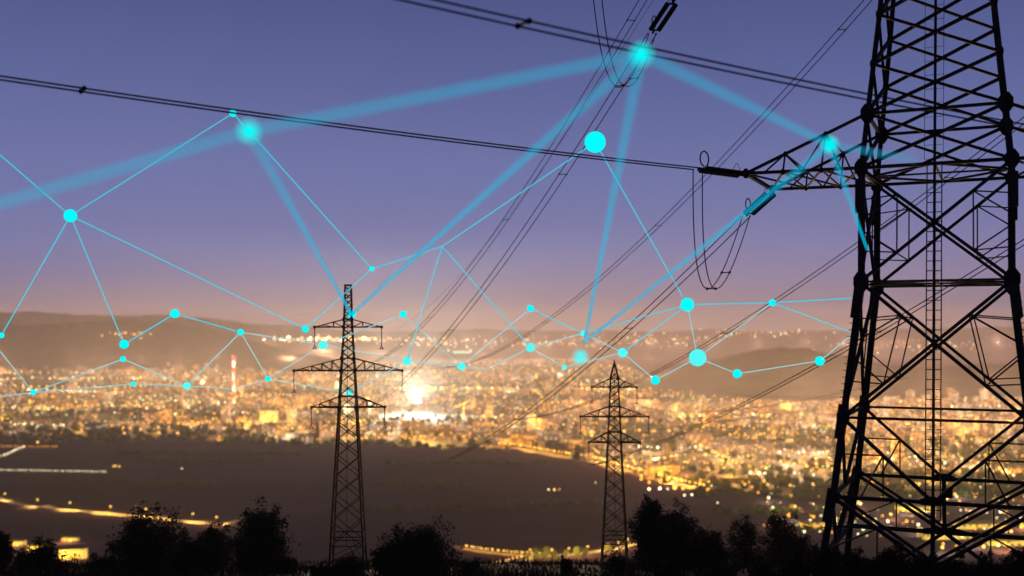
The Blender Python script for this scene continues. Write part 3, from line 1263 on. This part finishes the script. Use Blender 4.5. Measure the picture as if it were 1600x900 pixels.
def along(P, n, t0=0., t1=1.):
    seg = [(P[i + 1] - P[i]).length for i in range(len(P) - 1)]
    tot = sum(seg)
    out = []
    for k in range(n):
        s = (t0 + (t1 - t0) * (k / max(1, n - 1))) * tot
        i = 0
        while i < len(seg) - 1 and s > seg[i]:
            s -= seg[i]
            i += 1
        out.append(P[i] + (P[i + 1] - P[i]) * min(1, s / seg[i]))
    return out


def lamp_proto(h, hr, col):
    t = bpy.data.objects.new('street_lamp', None)
    m = MB()
    m.tube([(0, 0, 0), (0, 0, h * .6), (0, 0, h)], [.16, .12, .09], 6)
    m.tube([(0, 0, h), (.5, 0, h + .45), (1.5, 0, h + .5)], .07, 5)
    pole = m.build('pole', STEEL, t)
    m = MB()
    m.ball((1.5, 0, h + .3), hr, 10, 8)
    hd = m.build('lamp_head', LAMP[col], t)
    COL.objects.unlink(pole)
    COL.objects.unlink(hd)
    return t, pole, hd


protos = {}


def street_lamp(p, col, h, hr, label, group):
    key = (col, h, hr)
    if key not in protos:
        protos[key] = lamp_proto(h, hr, col)
    t0, a0, b0 = protos[key]
    t = t0.copy()
    COL.objects.link(t)
    t.location = p
    t.rotation_euler = (0, 0, random.uniform(0, 6.28))
    tag(t, label, 'street lamp', group)
    for c0 in (a0, b0):
        c = c0.copy()
        c.parent = t
        COL.objects.link(c)
    return t


def lamp_light(p, power, col, size=2.0):
    L_ = bpy.data.lights.new('lamp_glow', 'POINT')
    L_.energy = power
    L_.color = col
    L_.shadow_soft_size = size
    o = bpy.data.objects.new('lamp_glow', L_)
    o.location = p
    COL.objects.link(o)
    return o


SOD, YEL, WHT = (1, .44, .05), (1, .58, .10), (1, .78, .46)
# lower left road with its tall lamps
_, P = road('road', [(-30, 768), (8, 782), (30, 788), (55, 793), (70, 790), (90, 796), (130, 799), (190, 805), (240, 808), (300, 816), (350, 819), (400, 806), (420, 803)], 16)
for px, py in ((9, 781), (57, 791), (109, 796), (174, 802), (229, 806), (300, 814), (338, 819)):
    b = onplain(px, py, ZP + 1)
    street_lamp(b, 'yellow', 11, 1.1, 'tall yellow street lamp along the lit road in the dark lower left field', 'lamps along the lower left road')
    lamp_light(b + Vector((0, -6, 9)), 90000, YEL)
for px, py in ((44, 793), (98, 797), (120, 798), (150, 801), (163, 802), (192, 805), (210, 807), (243, 809), (262, 811), (312, 817), (350, 819)):
    lamp_light(onplain(px, py, ZP + 1) + Vector((0, -2, 7)), random.uniform(3e4, 7.5e4), YEL)
# light trails at the left edge, imitated by added rows of lamps
for pix, n_, col, r_, lab, grp, w in (
        ([(-20, 737), (60, 738), (166, 740)], 46, 'white', .75, 'low white lamp added for the long straight light trail across the dark left field', 'white lamps added for the light trail in the left field', 8),
        ([(-20, 722), (10, 712), (25, 705), (38, 700)], 24, 'white', 1.0, 'low white lamp added for the light trail on the curved road at the left edge', 'lamps added for the light trail on the curved left road', 10),
        ([(-20, 699), (36, 700), (88, 700)], 20, 'orange', 1.05, 'low amber lamp added for the short light trail below the left city edge', 'amber lamps added for the light trail in the left field', 10)):
    _, P = road('road', pix, w, ZP + (1.0 if n_ != 24 else 1.3))
    for p in along(P, n_):
        street_lamp(p, col, 4, r_, lab, grp)
# bottom centre road
_, P = road('road', [(700, 852), (750, 861), (800, 867), (850, 869), (900, 866), (960, 858), (1010, 845)], 12)
for p in along(P, 28, .10, .45):  # made-up lamp row that blurs into a traffic light trail
    street_lamp(p, 'yellow', 4, .75, 'low golden lamp added for the light trail on the bottom centre road', 'lamps added for the light trail on the bottom centre road')
for p in along(P, 6, .10, .42):
    lamp_light(p + Vector((0, -3, 8)), 2.5e4, SOD)
for p in along(P, 8, .40, .95):
    street_lamp(p, 'yellow', 8, .9, 'yellow street lamp among trees at the bottom centre', 'lamps under the roadside trees')
    lamp_light(p + Vector((0, -10, 9)), 75000, YEL)
_, P = road('road', [(770, 886), (800, 878), (830, 871)], 10, ZP + 1.4)
for p in along(P, 10):  # lamps made up for the light trail along this side road
    street_lamp(p, 'yellow', 4, .75, 'low golden lamp added for the light trail on the short side road at the bottom', 'lamps added for the light trail on the bottom side road')
# the bright road along the city edge
_, P = road('road', [(640, 694), (720, 697), (800, 699), (860, 710), (930, 721), (1000, 741), (1060, 757), (1100, 766)], 30, ZP + 1.6)
for p in along(P, 60, .22, 1):
    street_lamp(p, random.choice(('orange', 'yellow', 'yellow')), 10, random.choice((1.5, 2.2)), 'amber street lamp along the bright road at the city edge', 'lamps along the city edge road')
for p in along(P, 24, .2, 1):
    lamp_light(p + Vector((0, -4, 12)), 120000, SOD)
# lone lights before the edge
for px, py, col, r_ in ((1014, 766, 'white', 2.2), (1032, 765, 'white', 2.3), (1042, 766, 'white', 1.3), (1054, 764, 'yellow', 3.0), (1066, 765, 'orange', 2.4), (1085, 768, 'orange', 1.6), (1108, 768, 'orange', 3.0), (1070, 776, 'white', 1.4), (1080, 775, 'white', 1.5),
                        (176, 730, 'yellow', 1.1), (181, 729, 'yellow', 1.4), (187, 730, 'yellow', 1.2), (283, 733, 'white', .9), (856, 767, 'white', 1.1), (865, 767, 'yellow', 1.5), (873, 767, 'yellow', .9), (1120, 788, 'white', .9), (1270, 790, 'white', 1.0), (1185, 772, 'orange', 1.5), (58, 691, 'yellow', 2.0), (930, 756, 'white', .8)):
    street_lamp(onplain(px, py + 4), col, 7, r_, {'white': 'white', 'yellow': 'yellow', 'orange': 'amber'}[col] + ' yard lamp standing alone in the dark field below the city', 'lone yard lamps in the dark field')

# lit pools in the city streets
rl = np.random.default_rng(21)
cntp = 0
while cntp < 120:
    Yy = 2150 + 5200 * rl.random() ** 1.3
    X = rl.uniform(-.5, .5) * Yy
    if not in_city(X, Yy):
        continue
    cntp += 1
    c = (SOD, YEL, WHT)[int(rl.integers(0, 3))]
    lamp_light((X, Yy, ZP + 26), 5.2e5 * (Yy / 3000) ** 1.2, c, 3)

for p, c1 in avl:
    lamp_light(p + Vector((0, -5, 24)), 3.6e5 * (p.y / 3000) ** 1.3, {'orange': SOD, 'yellow': YEL, 'white': WHT, 'green': (.85, 1, .5)}[c1], 3)

# the glare of the floodlit ground
fp_ = onplain(652, 641)
t = thing('floodlight_mast', fp_, 'blinding white floodlight mast glaring in the middle of the city', 'floodlight')
m = MB()
m.tube([(0, 0, 0), (0, 0, 34)], [.9, .5], 8)
m.build('pole', STEEL, t)
m = MB()
m.box((0, -.6, 36), (22, .8, 9))
m.build('lamp_frame', STEEL, t)
m = MB()
for i in range(5):
    for j in range(2):
        m.ball((-8.6 + 4.3 * i, -1.6, 33.8 + 4.3 * j), 1.9, 10, 8)
m.build('lamp_cluster', mat_emit('floodlight_glass', (1, 1, .88), 140), t)
sp_ = lamp_light(fp_ + Vector((0, -40, 52)), 1.2e8, (1, .97, .78), 6)
sp_.data.type = 'SPOT'
sp_.data.spot_size = math.radians(120)
sp_.data.spot_blend = .9
sp_.rotation_euler = Vector((0, 1, -.55)).to_track_quat('Z', 'Y').to_euler()
for dx, pw in ((-60, 3e5), (45, 3e5), (110, 2e5)):
    lamp_light(fp_ + Vector((dx, -20, 20)), pw, (1, .95, .75), 4)

# chimney mast with red and white bands
cp = onplain(365, 640)
hh = (640 - 556) / F * cp.y
t = thing('chimney_mast', cp, 'tall slim chimney mast with red and white bands left of the flat-topped pylon', 'chimney')
REDP = mat_noise('red_paint', (.42, .06, .04), (.5, .08, .05), .2, .7)
WHTP = mat_noise('white_paint', (.6, .55, .5), (.7, .66, .6), .2, .7)
nb = 9
for i in range(nb):
    m = MB()
    r0, r1 = 5.6 - 2.6 * i / nb, 5.6 - 2.6 * (i + 1) / nb
    m.tube([(0, 0, hh * i / nb), (0, 0, hh * (i + 1) / nb)], [r0, r1], 12)
    m.build('band', REDP if i % 2 == 0 else WHTP, t)
m = MB()
for z in (.99, .8, .62):
    for a in (0, 2.1, 4.2):
        m.ball((4.6 * math.cos(a), 4.6 * math.sin(a), hh * z), 2.3, 8, 6)
m.build('warning_lamp', LAMP['red'], t)
for z in (.55, .9):
    lamp_light(cp + Vector((0, -22, hh * z)), 2.2e5, (1, .75, .6), 2)

# turquoise lit hall on the far slope
hp_ = onslope(722, 551)
print('hall', hp_)
t = thing('lit_hall', hp_ - Vector((0, 0, 6)), 'long far hall with turquoise lit front and red roof above the city', 'hall')
TURQ = mat_emit('turquoise_lit_front', (.36, .85, .62), 2.4)
m = MB()
m.box((0, 0, 10), (230, 60, 24))
m.build('wall', FAC['pale'], t)
m = MB()
for i in range(9):
    m.box((-100 + 25 * i, -31, 10), (19, 3, 18))
m.build('lit_front', TURQ, t)
m = MB()
m.add([(-122, -34, 22), (122, -34, 22), (122, 34, 22), (-122, 34, 22), (-105, 0, 40), (105, 0, 40)], [(0, 1, 5, 4), (2, 3, 4, 5), (1, 2, 5), (3, 0, 4), (3, 2, 1, 0)])
m.build('roof', REDP, t)
m = MB()
m.ball((108, -36, 34), 7, 10, 8)
m.build('roof_lamp', LAMP['white'], t)

# lit halls standing in the lower field and behind the big tower
HALLS = [((115, 872), (34, 14, 13), .30, 'yellow lit hall with big windows behind the tree at the lower left'),
         ((60, 862), (26, 12, 9), -.1, 'low amber lit house behind the bushes at the lower left'),
         ((22, 852), (30, 12, 6), .05, 'flat lit shed near the lower left corner'),
         ((110, 845), (22, 9, 4), 0, 'small lit barn in the dark field above the yellow hall'),
         ((420, 660), (60, 22, 40), .1, 'bright orange floodlit tower house left of the flat-topped pylon'),
         ((1530, 824), (70, 30, 7), .04, 'long yellow lit hall behind the big tower at lower right'),
         ((1430, 798), (60, 24, 8), -.1, 'amber lit hall between the legs of the big tower'),
         ((1475, 840), (70, 26, 7), .1, 'low pale lit hall above the bottom beam of the big tower'),
         ((1575, 850), (60, 26, 6), 0, 'low lit hall at the right edge under the tower brace'),
         ((1270, 822), (40, 18, 6), 0, 'small amber lit hall just left of the big tower')]
for (px, py), s, rz, lab in HALLS:
    b = onplain(px, py, ZP + .6)
    t = thing('lit_hall', b, lab, 'hall', rz=rz)
    w, d, h = s
    m = MB()
    m.box((0, 0, h / 2), (w, d, h))
    m.build('wall', HALLLIT, t)
    m = MB()
    m.add([(-w / 2 - .6, -d / 2 - .6, h), (w / 2 + .6, -d / 2 - .6, h), (w / 2 + .6, d / 2 + .6, h), (-w / 2 - .6, d / 2 + .6, h), (-w / 2 - .6, 0, h + d * .16), (w / 2 + .6, 0, h + d * .16)],
          [(0, 1, 5, 4), (2, 3, 4, 5), (1, 2, 5), (3, 0, 4), (3, 2, 1, 0)])
    m.build('roof', ROOFM, t)
    lamp_light(b + Vector((-w * .25, -d / 2 - 9, 7)), (4e4 if px < 300 else 9e3) * (b.y / 1500) ** 2, YEL)
    lamp_light(b + Vector((w * .3, -d / 2 - 9, 7)), (3e4 if px < 300 else 6e3) * (b.y / 1500) ** 2, YEL)
# the largest of the yard lamps behind the tower
for i, (col, b, r_) in enumerate(YARD[:70]):
    street_lamp(b, col, 7, r_, f'{LN[col]} yard lamp among the halls seen through the big tower legs', f'{LN[col]} yard lamps behind the big tower')
    if i % 3 == 0:
        lamp_light(b + Vector((0, -10, 12)), 1.3e5, (.85, .95, .3) if i % 2 == 0 else YEL)

# ------------------------------------------------------------------ light over the city (unseen lamps added for the sum of its street lighting)
rl = np.random.default_rng(5)
for i in range(14):
    for j in range(6):
        px = -60 + 1720 * (i + rl.uniform(.1, .9)) / 14
        b_, e_ = back_y(px), edge_y(px)
        py = b_ + (e_ - b_) * ((j + rl.uniform(.2, .8)) / 6) ** 1.5 * .95 + 4
        p = onplain(px, py)
        lamp_light(p + Vector((0, 0, 110)), 2.7e6 * (p.y / 4000) ** 1.0, (1, .54, .32) if j < 4 else (1, .50, .20), 5)

for i in range(34):  # unseen lamps added past the city to brighten the far haze
    px = -150 + 1900 * (i + rl.uniform(.1, .9)) / 34
    lamp_light(((px - 800) / F * 12000, 12000 + rl.uniform(-700, 300), -130 + rl.uniform(0, 60)), 1.25e7, (1, .54, .38), 5)

# ------------------------------------------------------------------ trees of the foreground


def leaf_cloud(lobes, n, size, seed):
    """many small leaf blades spread through a set of ellipsoid lobes"""
    rs = np.random.default_rng(seed)
    vol = np.array([l[3] * l[4] * l[5] for l in lobes]) ** .8
    idx = rs.choice(len(lobes), n, p=vol / vol.sum())
    d = rs.normal(size=(n, 3))
    d /= np.linalg.norm(d, axis=1)[:, None]
    rad = rs.random(n) ** .45 * (1 + .22 * rs.normal(size=n).clip(-1, 1.6))
    L_ = np.array(lobes)[idx]
    c = L_[:, :3] + d * rad[:, None] * L_[:, 3:]
    a = rs.normal(size=(n, 3))
    a /= np.linalg.norm(a, axis=1)[:, None]
    b = np.cross(a, rs.normal(size=(n, 3)))
    b /= np.linalg.norm(b, axis=1)[:, None]
    s = size * rs.uniform(.6, 1.5, n)[:, None]
    v = np.stack([c - a * s, c + b * s * .45, c + a * s, c - b * s * .45], 1).reshape(-1, 3)
    f = np.arange(n * 4).reshape(n, 4)
    return v, f


def make_tree(base, height, width, seed, label, group, lobes_n=11, leaves=5200, size=.16, conic=0., name='leafy_tree', cat='tree', bottom=.18, mat=LEAF, lsize=1.0):
    rs = np.random.default_rng(seed)
    t = thing(name, base, label, cat, group)
    m = MB()
    r0 = max(.05, height * .022)
    top = Vector((rs.normal() * .03 * height, rs.normal() * .03 * height, height * .72))
    m.tube([(0, 0, -.6), top * .3 + Vector((rs.normal() * .02 * height, 0, 0)), top * .65, top], [r0 * 1.3, r0, r0 * .6, r0 * .2], 7)
    lobes = []
    for i in range(lobes_n):
        f = (i + .5) / lobes_n
        hz = bottom + (1 - bottom) * f
        env = math.sin(PI * min(1, (hz - bottom) / (1 - bottom) * .82 + .16)) * (1 - conic * hz * .75)
        a = i * 2.4 + rs.uniform(-.5, .5)
        rr = width / 2 * env * rs.uniform(.22, .62)
        lr = width * rs.uniform(.18, .28) * (1 - conic * .5 * hz)
        c = Vector((math.cos(a) * rr, math.sin(a) * rr, height * hz - lr * .5))
        lobes.append((c.x, c.y, c.z, lr * 1.15, lr * 1.15, lr * rs.uniform(.7, .95)))
        st = top * min(.95, max(.2, hz * .75))
        mid = (st + c) / 2 + Vector((0, 0, -.03 * height))
        m.tube([st, mid, c], [r0 * .42, r0 * .28, r0 * .10], 5)
        for k in range(3):
            e = c + Vector((rs.uniform(-1, 1) * lr, rs.uniform(-1, 1) * lr, rs.uniform(.2, 1.25) * lr))
            m.tube([c, (c + e) / 2 + Vector((0, 0, .05 * lr)), e], [r0 * .10, r0 * .06, r0 * .02], 4)
            lobes.append((e.x, e.y, e.z, lr * .35, lr * .35, lr * .42))
    m.build('trunk', BARK, t)
    v, f = leaf_cloud(lobes, int(leaves * 1.5), size * lsize, seed + 100)
    me = bpy.data.meshes.new('crown')
    me.from_pydata(v.tolist(), [], f.tolist())
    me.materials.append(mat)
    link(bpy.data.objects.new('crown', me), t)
    return t


def tree_px(px, toppx, wpx, Y, seed, label, group='dark trees on the crest of the hill', **k):
    x = (px - 800) / F * Y
    zb = hill_z(x, Y)
    h = (HZ - toppx) / F * Y - zb
    return make_tree((x, Y, zb), h, wpx / F * Y, seed, label, group, **k)


tree_px(232, 812, 150, 120, 11, 'round dark tree with light gaps left of the tall ragged tree', leaves=9000, lobes_n=14, bottom=.1, size=.17)
tree_px(405, 798, 100, 125, 12, 'tallest ragged dark tree between the round tree and the left pylon', leaves=8000, lobes_n=14, bottom=.1, size=.17)
tree_px(332, 824, 90, 135, 13, 'lower dark tree between the round tree and the ragged tree', leaves=6000, lobes_n=11, bottom=.05, conic=.3)
tree_px(300, 846, 80, 115, 31, 'low dark bushy tree at the foot of the round tree', leaves=5000, lobes_n=9, bottom=.0)
tree_px(62, 850, 90, 115, 14, 'small dark tree near the lower left corner', leaves=4500, lobes_n=9, bottom=.0)
tree_px(2, 834, 50, 118, 15, 'dark tree cut off by the left edge', leaves=3500, lobes_n=8, bottom=.05)
tree_px(655, 826, 150, 118, 16, 'wide dark tree with loose leaf sprays right of the left pylon', leaves=9000, lobes_n=14, bottom=.02, size=.16)
tree_px(610, 850, 70, 122, 32, 'low dark bush against the left side of the wide tree', leaves=4000, lobes_n=8, bottom=.0)
tree_px(1016, 784, 88, 128, 17, 'tall dark tree right of the pointed pylon', leaves=9000, lobes_n=15, bottom=.04, conic=.35, size=.16)
tree_px(1060, 801, 90, 131, 18, 'second tall dark tree close behind the tall tree by the pointed pylon', leaves=7500, lobes_n=13, bottom=.04, conic=.2)
tree_px(1105, 832, 90, 134, 33, 'lower dark tree filling the gap right of the two tall trees', leaves=5500, lobes_n=10, bottom=.0)
tree_px(1165, 814, 74, 150, 19, 'loose dark tree with open twigs between tall trees and big tower', leaves=4200, lobes_n=12, bottom=.05)
tree_px(1217, 806, 70, 152, 20, 'loose dark tree with bare top twigs nearest the big tower', leaves=4200, lobes_n=12, bottom=.05)
tree_px(1245, 838, 80, 148, 34, 'low round dark tree under the bare-topped tree', leaves=4500, lobes_n=9, bottom=.0)
GS = 'dark shrubs along the crest of the hill'
for i, (px, top, w, Y, lab) in enumerate([
        (545, 874, 74, 104, 'dark shrub around the foot of the flat-topped pylon'), (505, 886, 40, 108, 'small dark shrub left of the flat-topped pylon foot'), (885, 874, 26, 118, 'small rounded dark shrub on the crest left of the pointed pylon'),
        (970, 868, 60, 118, 'dark shrub at the foot of the pointed pylon'), (735, 880, 60, 118, 'low dark shrub at the right foot of the wide tree'), (440, 872, 60, 118, 'dark shrub right of the tall ragged tree'),
        (160, 872, 60, 112, 'dark shrub left of the round tree'), (1290, 858, 70, 66, 'dark leafy shrub before the left leg of the big tower'), (1335, 866, 80, 62, 'dark leafy shrub between the left legs of the big tower'),
        (1245, 874, 70, 64, 'low dark shrub left of the big tower legs'), (1395, 856, 80, 63, 'dark leafy shrub right of the left tower legs'), (1440, 872, 80, 60, 'low dark shrub below the left brace of the big tower'),
        (1490, 876, 90, 60, 'low dark shrub under the middle of the tower beam'), (1545, 872, 90, 61, 'low dark shrub right of the tower middle'), (1595, 862, 80, 62, 'dark leafy shrub at the lower right corner'),
        (1195, 882, 80, 66, 'low dark shrub below the loose trees'), (1120, 884, 80, 70, 'low dark shrub below the second tall tree'), (1040, 884, 80, 72, 'low dark shrub below the tall tree'),
        (1365, 876, 70, 58, 'lowest dark shrub in front of the tower legs')]):
    tree_px(px, top, w, Y, 200 + i, lab, GS, name='leafy_shrub', cat='shrub', leaves=3200 if Y > 90 else 2600, lobes_n=8, bottom=.0, size=.13 if Y > 90 else .10)

# grass and low growth along the crest
gx = rng.uniform(-120, 120, 26000)
gy = rng.uniform(96, 186, 26000)
keep = np.abs(gx) < gy * .56
gx, gy = gx[keep], gy[keep]
vs, fs = [], []
for i, (x, y_) in enumerate(zip(gx, gy)):
    z = hill_z(x, y_)
    h = random.uniform(.25, .8) * (1.7 if vnoise(x, y_, 9, 4) > .62 else 1)
    a = random.uniform(0, PI)
    dx, dy = math.cos(a) * .12, math.sin(a) * .12
    lx = random.uniform(-.3, .3) * h
    k = len(vs)
    vs += [(x - dx, y_ - dy, z - .1), (x + dx, y_ + dy, z - .1), (x + lx, y_, z + h)]
    fs.append((k, k + 1, k + 2))
m = MB()
m.v, m.f, m.mi = vs, fs, [0] * len(fs)
tag(m.build('undergrowth', LEAF), 'black grass and weeds along the crest of the hill', 'grass', kind='stuff')

# lamp-lit trees by the bottom centre road
for i, (px, py, h) in enumerate([(822, 874, 9), (838, 873, 13), (852, 873, 15), (866, 873, 11), (902, 869, 13), (914, 868, 10), (884, 869, 8), (950, 862, 10)]):
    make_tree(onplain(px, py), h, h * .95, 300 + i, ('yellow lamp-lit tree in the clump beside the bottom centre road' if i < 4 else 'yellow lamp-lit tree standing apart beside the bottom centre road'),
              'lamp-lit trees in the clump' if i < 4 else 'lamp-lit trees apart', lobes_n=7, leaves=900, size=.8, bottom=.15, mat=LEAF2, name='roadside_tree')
    lamp_light(onplain(px, py) + Vector((3, -14, 7)), 2.2e4, YEL, 1)

# ------------------------------------------------------------------ the glowing network that floats over the valley
ND = {  # pixel, radius px, depth, short phrase, material
    1: (364, 177, 5.5, 92, 'small dot touching the wires'), 2: (389, 205, 14, 15, 'blurred upper left ball'), 3: (110, 337, 10, 95, 'large left ball'), 4: (2, 524, 4.5, 98, 'left edge dot'),
    5: (194, 538, 7, 98, 'ball before left mountain'), 6: (273, 490, 7, 100, 'ball on mountain crest'), 7: (376, 519, 5, 102, 'dot above chimney mast'), 8: (477, 514, 5.5, 100, 'ball left of pylon peak'),
    9: (192, 561, 4.5, 96, 'dot above city towers'), 10: (292, 603, 6, 100, 'ball beside chimney mast'), 11: (208, 600, 4, 99, 'dot over middle city'), 12: (52, 613, 4.5, 96, 'lowest left dot'),
    13: (419, 592, 4.5, 102, 'dot right of chimney'), 14: (505, 539, 7, 104, 'pale ball beside pylon'), 15: (549, 491, 7, 104, 'ball at pylon peak'), 16: (581, 420, 4, 98, 'dot above pylon peak'),
    17: (546, 614, 5.5, 106, 'ball inside pylon lattice'), 18: (630, 491, 5.5, 100, 'ball right of pylon peak'), 19: (636, 564, 7, 103, 'ball above the floodlight'), 20: (721, 572, 6.5, 104, 'ball under turquoise hall'),
    21: (829, 482, 5.5, 100, 'ball in dusk sky'), 22: (829, 543, 7, 103, 'ball right of hall'), 23: (882, 574, 4, 105, 'tiny dot over city'), 24: (911, 521, 4.5, 102, 'small hub dot'),
    25: (907, 558, 10, 23, 'blurred low ball'), 26: (973, 551, 7.5, 102, 'ball above pointed pylon'), 27: (1024, 594, 7, 100, 'ball right of pointed pylon'), 28: (1074, 476, 10.5, 94, 'ball below jumper loops'),
    29: (1090, 559, 13.5, 96, 'large ball before wooded hill'), 30: (1152, 584, 7, 95, 'ball on wooded hill'), 31: (1207, 473, 5.5, 92, 'dot above wooded hill'), 32: (1281, 564, 7.5, 88, 'ball beside big tower'),
    33: (930, 222, 16.5, 90, 'biggest sky ball'), 34: (1002, 85, 14, 15, 'blurred top ball'), 35: (1297, 226, 11, 23, 'blurred crossarm ball'),
}
EXTRA = {36: (691, 385, 96, 'junction in the sky'), 37: (1334, 521, 78, 'big tower leg'), 40: (-60, 190, 92, 'left edge of sky'), 41: (-40, 522, 98, 'outer left'), 42: (-30, 512, 96, 'left edge above city'), 43: (-60, 628, 96, 'left edge of city'),
         44: (365, 608, 101, 'bend at chimney mast'), 45: (760, 577, 104, 'bend right of floodlight'), 46: (1345, 465, 76, 'big tower gusset'), 47: (1355, 390, 76, 'upper tower leg'), 48: (1430, 250, 20, 'tower ladder'), 49: (-60, 335, 15, 'left edge under wires'),
         50: (913, 535, 98, 'blurred low ball'), 51: (549, 491, 100, 'pylon peak')}
PALE = {14, 17, 19, 20, 22, 23, 10, 25, 26, 29, 24}
pos = {}
GN = 'glowing cyan balls of the floating network'
for k, (px, py, r, Y, lab) in ND.items():
    p = at(px, py, Y)
    pos[k] = p
    m = MB()
    m.ball((0, 0, 0), r / F * Y, 24, 16)
    o = m.build('glowing_ball', NODEPALE if k in PALE else NODE, smooth=True)
    o.location = p
    tag(o, ('pale ' if k in PALE else 'bright ') + 'cyan glowing orb, the ' + lab, 'glowing ball', GN)
for k, (px, py, Y, lab) in EXTRA.items():
    pos[k] = at(px, py, Y)
LAB = {k: v[4] for k, v in ND.items()}
LAB.update({k: v[3] for k, v in EXTRA.items()})


def light_line(a, b, wa, wb, mat, label, group, name='light_line'):
    pa, pb = pos[a], pos[b]
    m = MB()
    n = 2 if wa == wb else 8
    pts, rad = [], []
    for i in range(n + 1):
        t = i / n
        # straight in space; the width in metres changes evenly from end to end
        pts.append((pb - pa) * t)
        rad.append((wa / F * pa.y) * (1 - t) / 2 + (wb / F * pb.y) * t / 2)
    m.tube(pts, rad, 8, cap=False)
    o = m.build(name, mat, smooth=True)
    o.location = pa
    tag(o, label, 'light beam', group)


LINES = [(40, 3), (3, 1), (3, 4), (3, 5), (3, 8), (1, 16), (16, 36), (16, 8), (36, 33), (36, 19), (36, 22), (33, 28), (5, 6), (6, 7), (7, 14), (7, 10), (7, 13), (42, 12), (12, 9), (12, 11), (43, 12), (9, 10), (11, 10),
         (10, 44), (44, 13), (13, 14), (13, 17), (14, 19), (17, 19), (14, 18), (18, 20), (19, 20), (20, 21), (20, 45), (45, 22), (21, 24), (22, 24), (22, 23), (24, 28), (24, 26), (26, 28), (23, 26), (26, 27), (27, 29), (28, 29),
         (28, 31), (29, 31), (29, 30), (30, 32), (32, 37), (31, 37), (31, 46)]
for a, b in LINES:
    low = (proj(pos[a])[1] + proj(pos[b])[1]) / 2 > 515
    light_line(a, b, 1.8, 1.8, LINKPALE if low else LINK, f'thin cyan line from {LAB[a]} to {LAB[b]}', 'thin light lines of the floating network')
for a, b, wa, wb in ((34, 2, 10, 9), (2, 49, 9, 10), (34, 51, 10, 5.5), (34, 50, 10, 5.5), (34, 35, 10, 7), (35, 50, 8, 5), (35, 47, 7, 5), (35, 48, 5, 3), (2, 51, 9, 5.5)):
    light_line(a, b, wa, wb, BEAM, f'broad soft cyan beam from {LAB[a]} to {LAB[b]}', 'broad light beams of the floating network', 'light_beam')

# ------------------------------------------------------------------ haze of the lit valley
m = MB()
m.box((0, 9000, (-302 + 275) / 2), (26000, 19500, 577))
hz = m.build('haze', [])
hm = bpy.data.materials.new('valley_haze')
nt, N, L = nodes_of(hm)
N.remove(N['Principled BSDF'])
pv = N.new('ShaderNodeVolumePrincipled')
pv.inputs['Color'].default_value = (.93, .90, .88, 1)
pv.inputs['Density'].default_value = 3.9e-5
pv.inputs['Anisotropy'].default_value = .2
L.new(pv.outputs[0], N['Material Output'].inputs['Volume'])
hz.data.materials.append(hm)
tag(hz, kind='stuff')

# ------------------------------------------------------------------ dusk sky, the last sun, camera
SUN_EL, SUN_AZ = math.radians(2.0), math.radians(-18)     # just above the far hills, a little left of the view
w = bpy.data.worlds.new('World')
sc.world = w
w.use_nodes = True
N, L = w.node_tree.nodes, w.node_tree.links
bg = N['Background']
sky = N.new('ShaderNodeTexSky')
sky.sky_type = 'NISHITA'
sky.sun_disc = False
sky.sun_elevation = SUN_EL
sky.sun_rotation = SUN_AZ
sky.ozone_density = 4
sky.air_density = 1
sky.dust_density = .6
tc = N.new('ShaderNodeTexCoord')
sp = N.new('ShaderNodeSeparateXYZ')
L.new(tc.outputs['Generated'], sp.inputs[0])
rp = N.new('ShaderNodeValToRGB')
cr = rp.color_ramp
stops = [(0.0, (.29, .21, .21)), (.012, (.235, .18, .225)), (.03, (.168, .152, .275)), (.05, (.145, .152, .335)), (.08, (.142, .164, .385)), (.15, (.132, .160, .380)), (.22, (.098, .122, .315)), (.30, (.066, .086, .240)), (.6, (.03, .04, .13)), (1., (.015, .02, .08))]
cr.elements[0].position, cr.elements[0].color = stops[0][0], (*stops[0][1], 1)
cr.elements[1].position, cr.elements[1].color = stops[-1][0], (*stops[-1][1], 1)
for p_, c_ in stops[1:-1]:
    e = cr.elements.new(p_)
    e.color = (*c_, 1)
L.new(sp.outputs['Z'], rp.inputs['Fac'])
mix = N.new('ShaderNodeMix')
mix.data_type = 'RGBA'
mix.blend_type = 'ADD'
mix.inputs['Factor'].default_value = .004
L.new(rp.outputs['Color'], mix.inputs['A'])
L.new(sky.outputs['Color'], mix.inputs['B'])
L.new(mix.outputs['Result'], bg.inputs['Color'])
bg.inputs['Strength'].default_value = 1.0

sl = bpy.data.lights.new('sun', 'SUN')
sl.energy = .05
sl.angle = math.radians(10)
sl.color = (1, .62, .40)
so = bpy.data.objects.new('sun', sl)
d = Vector((math.sin(SUN_AZ) * math.cos(SUN_EL), math.cos(SUN_AZ) * math.cos(SUN_EL), math.sin(SUN_EL)))
so.rotation_euler = d.to_track_quat('Z', 'Y').to_euler()
so.location = d * 200
COL.objects.link(so)

cam = bpy.data.cameras.new('camera')
cam.sensor_width = 36
cam.lens = F / 1600 * 36
cam.shift_y = (HZ - 450) / 1600
cam.clip_start = .5
cam.clip_end = 120000
cam.dof.use_dof = True
cam.dof.focus_distance = 82
cam.dof.aperture_fstop = cam.lens / 1000 / .25
co = bpy.data.objects.new('camera', cam)
co.rotation_euler = (PI / 2, 0, 0)
COL.objects.link(co)
sc.camera = co

sc.view_settings.view_transform = 'Standard'
sc.view_settings.look = 'None'
sc.view_settings.exposure = 0
sc.view_settings.gamma = 1
cy = sc.cycles
cy.max_bounces = 6
cy.diffuse_bounces = 1
cy.glossy_bounces = 1
cy.transmission_bounces = 2
cy.volume_bounces = 0
cy.transparent_max_bounces = 16
cy.sample_clamp_indirect = 2
cy.sample_clamp_direct = 0
cy.use_denoising = True
cy.caustics_reflective = False
cy.caustics_refractive = False
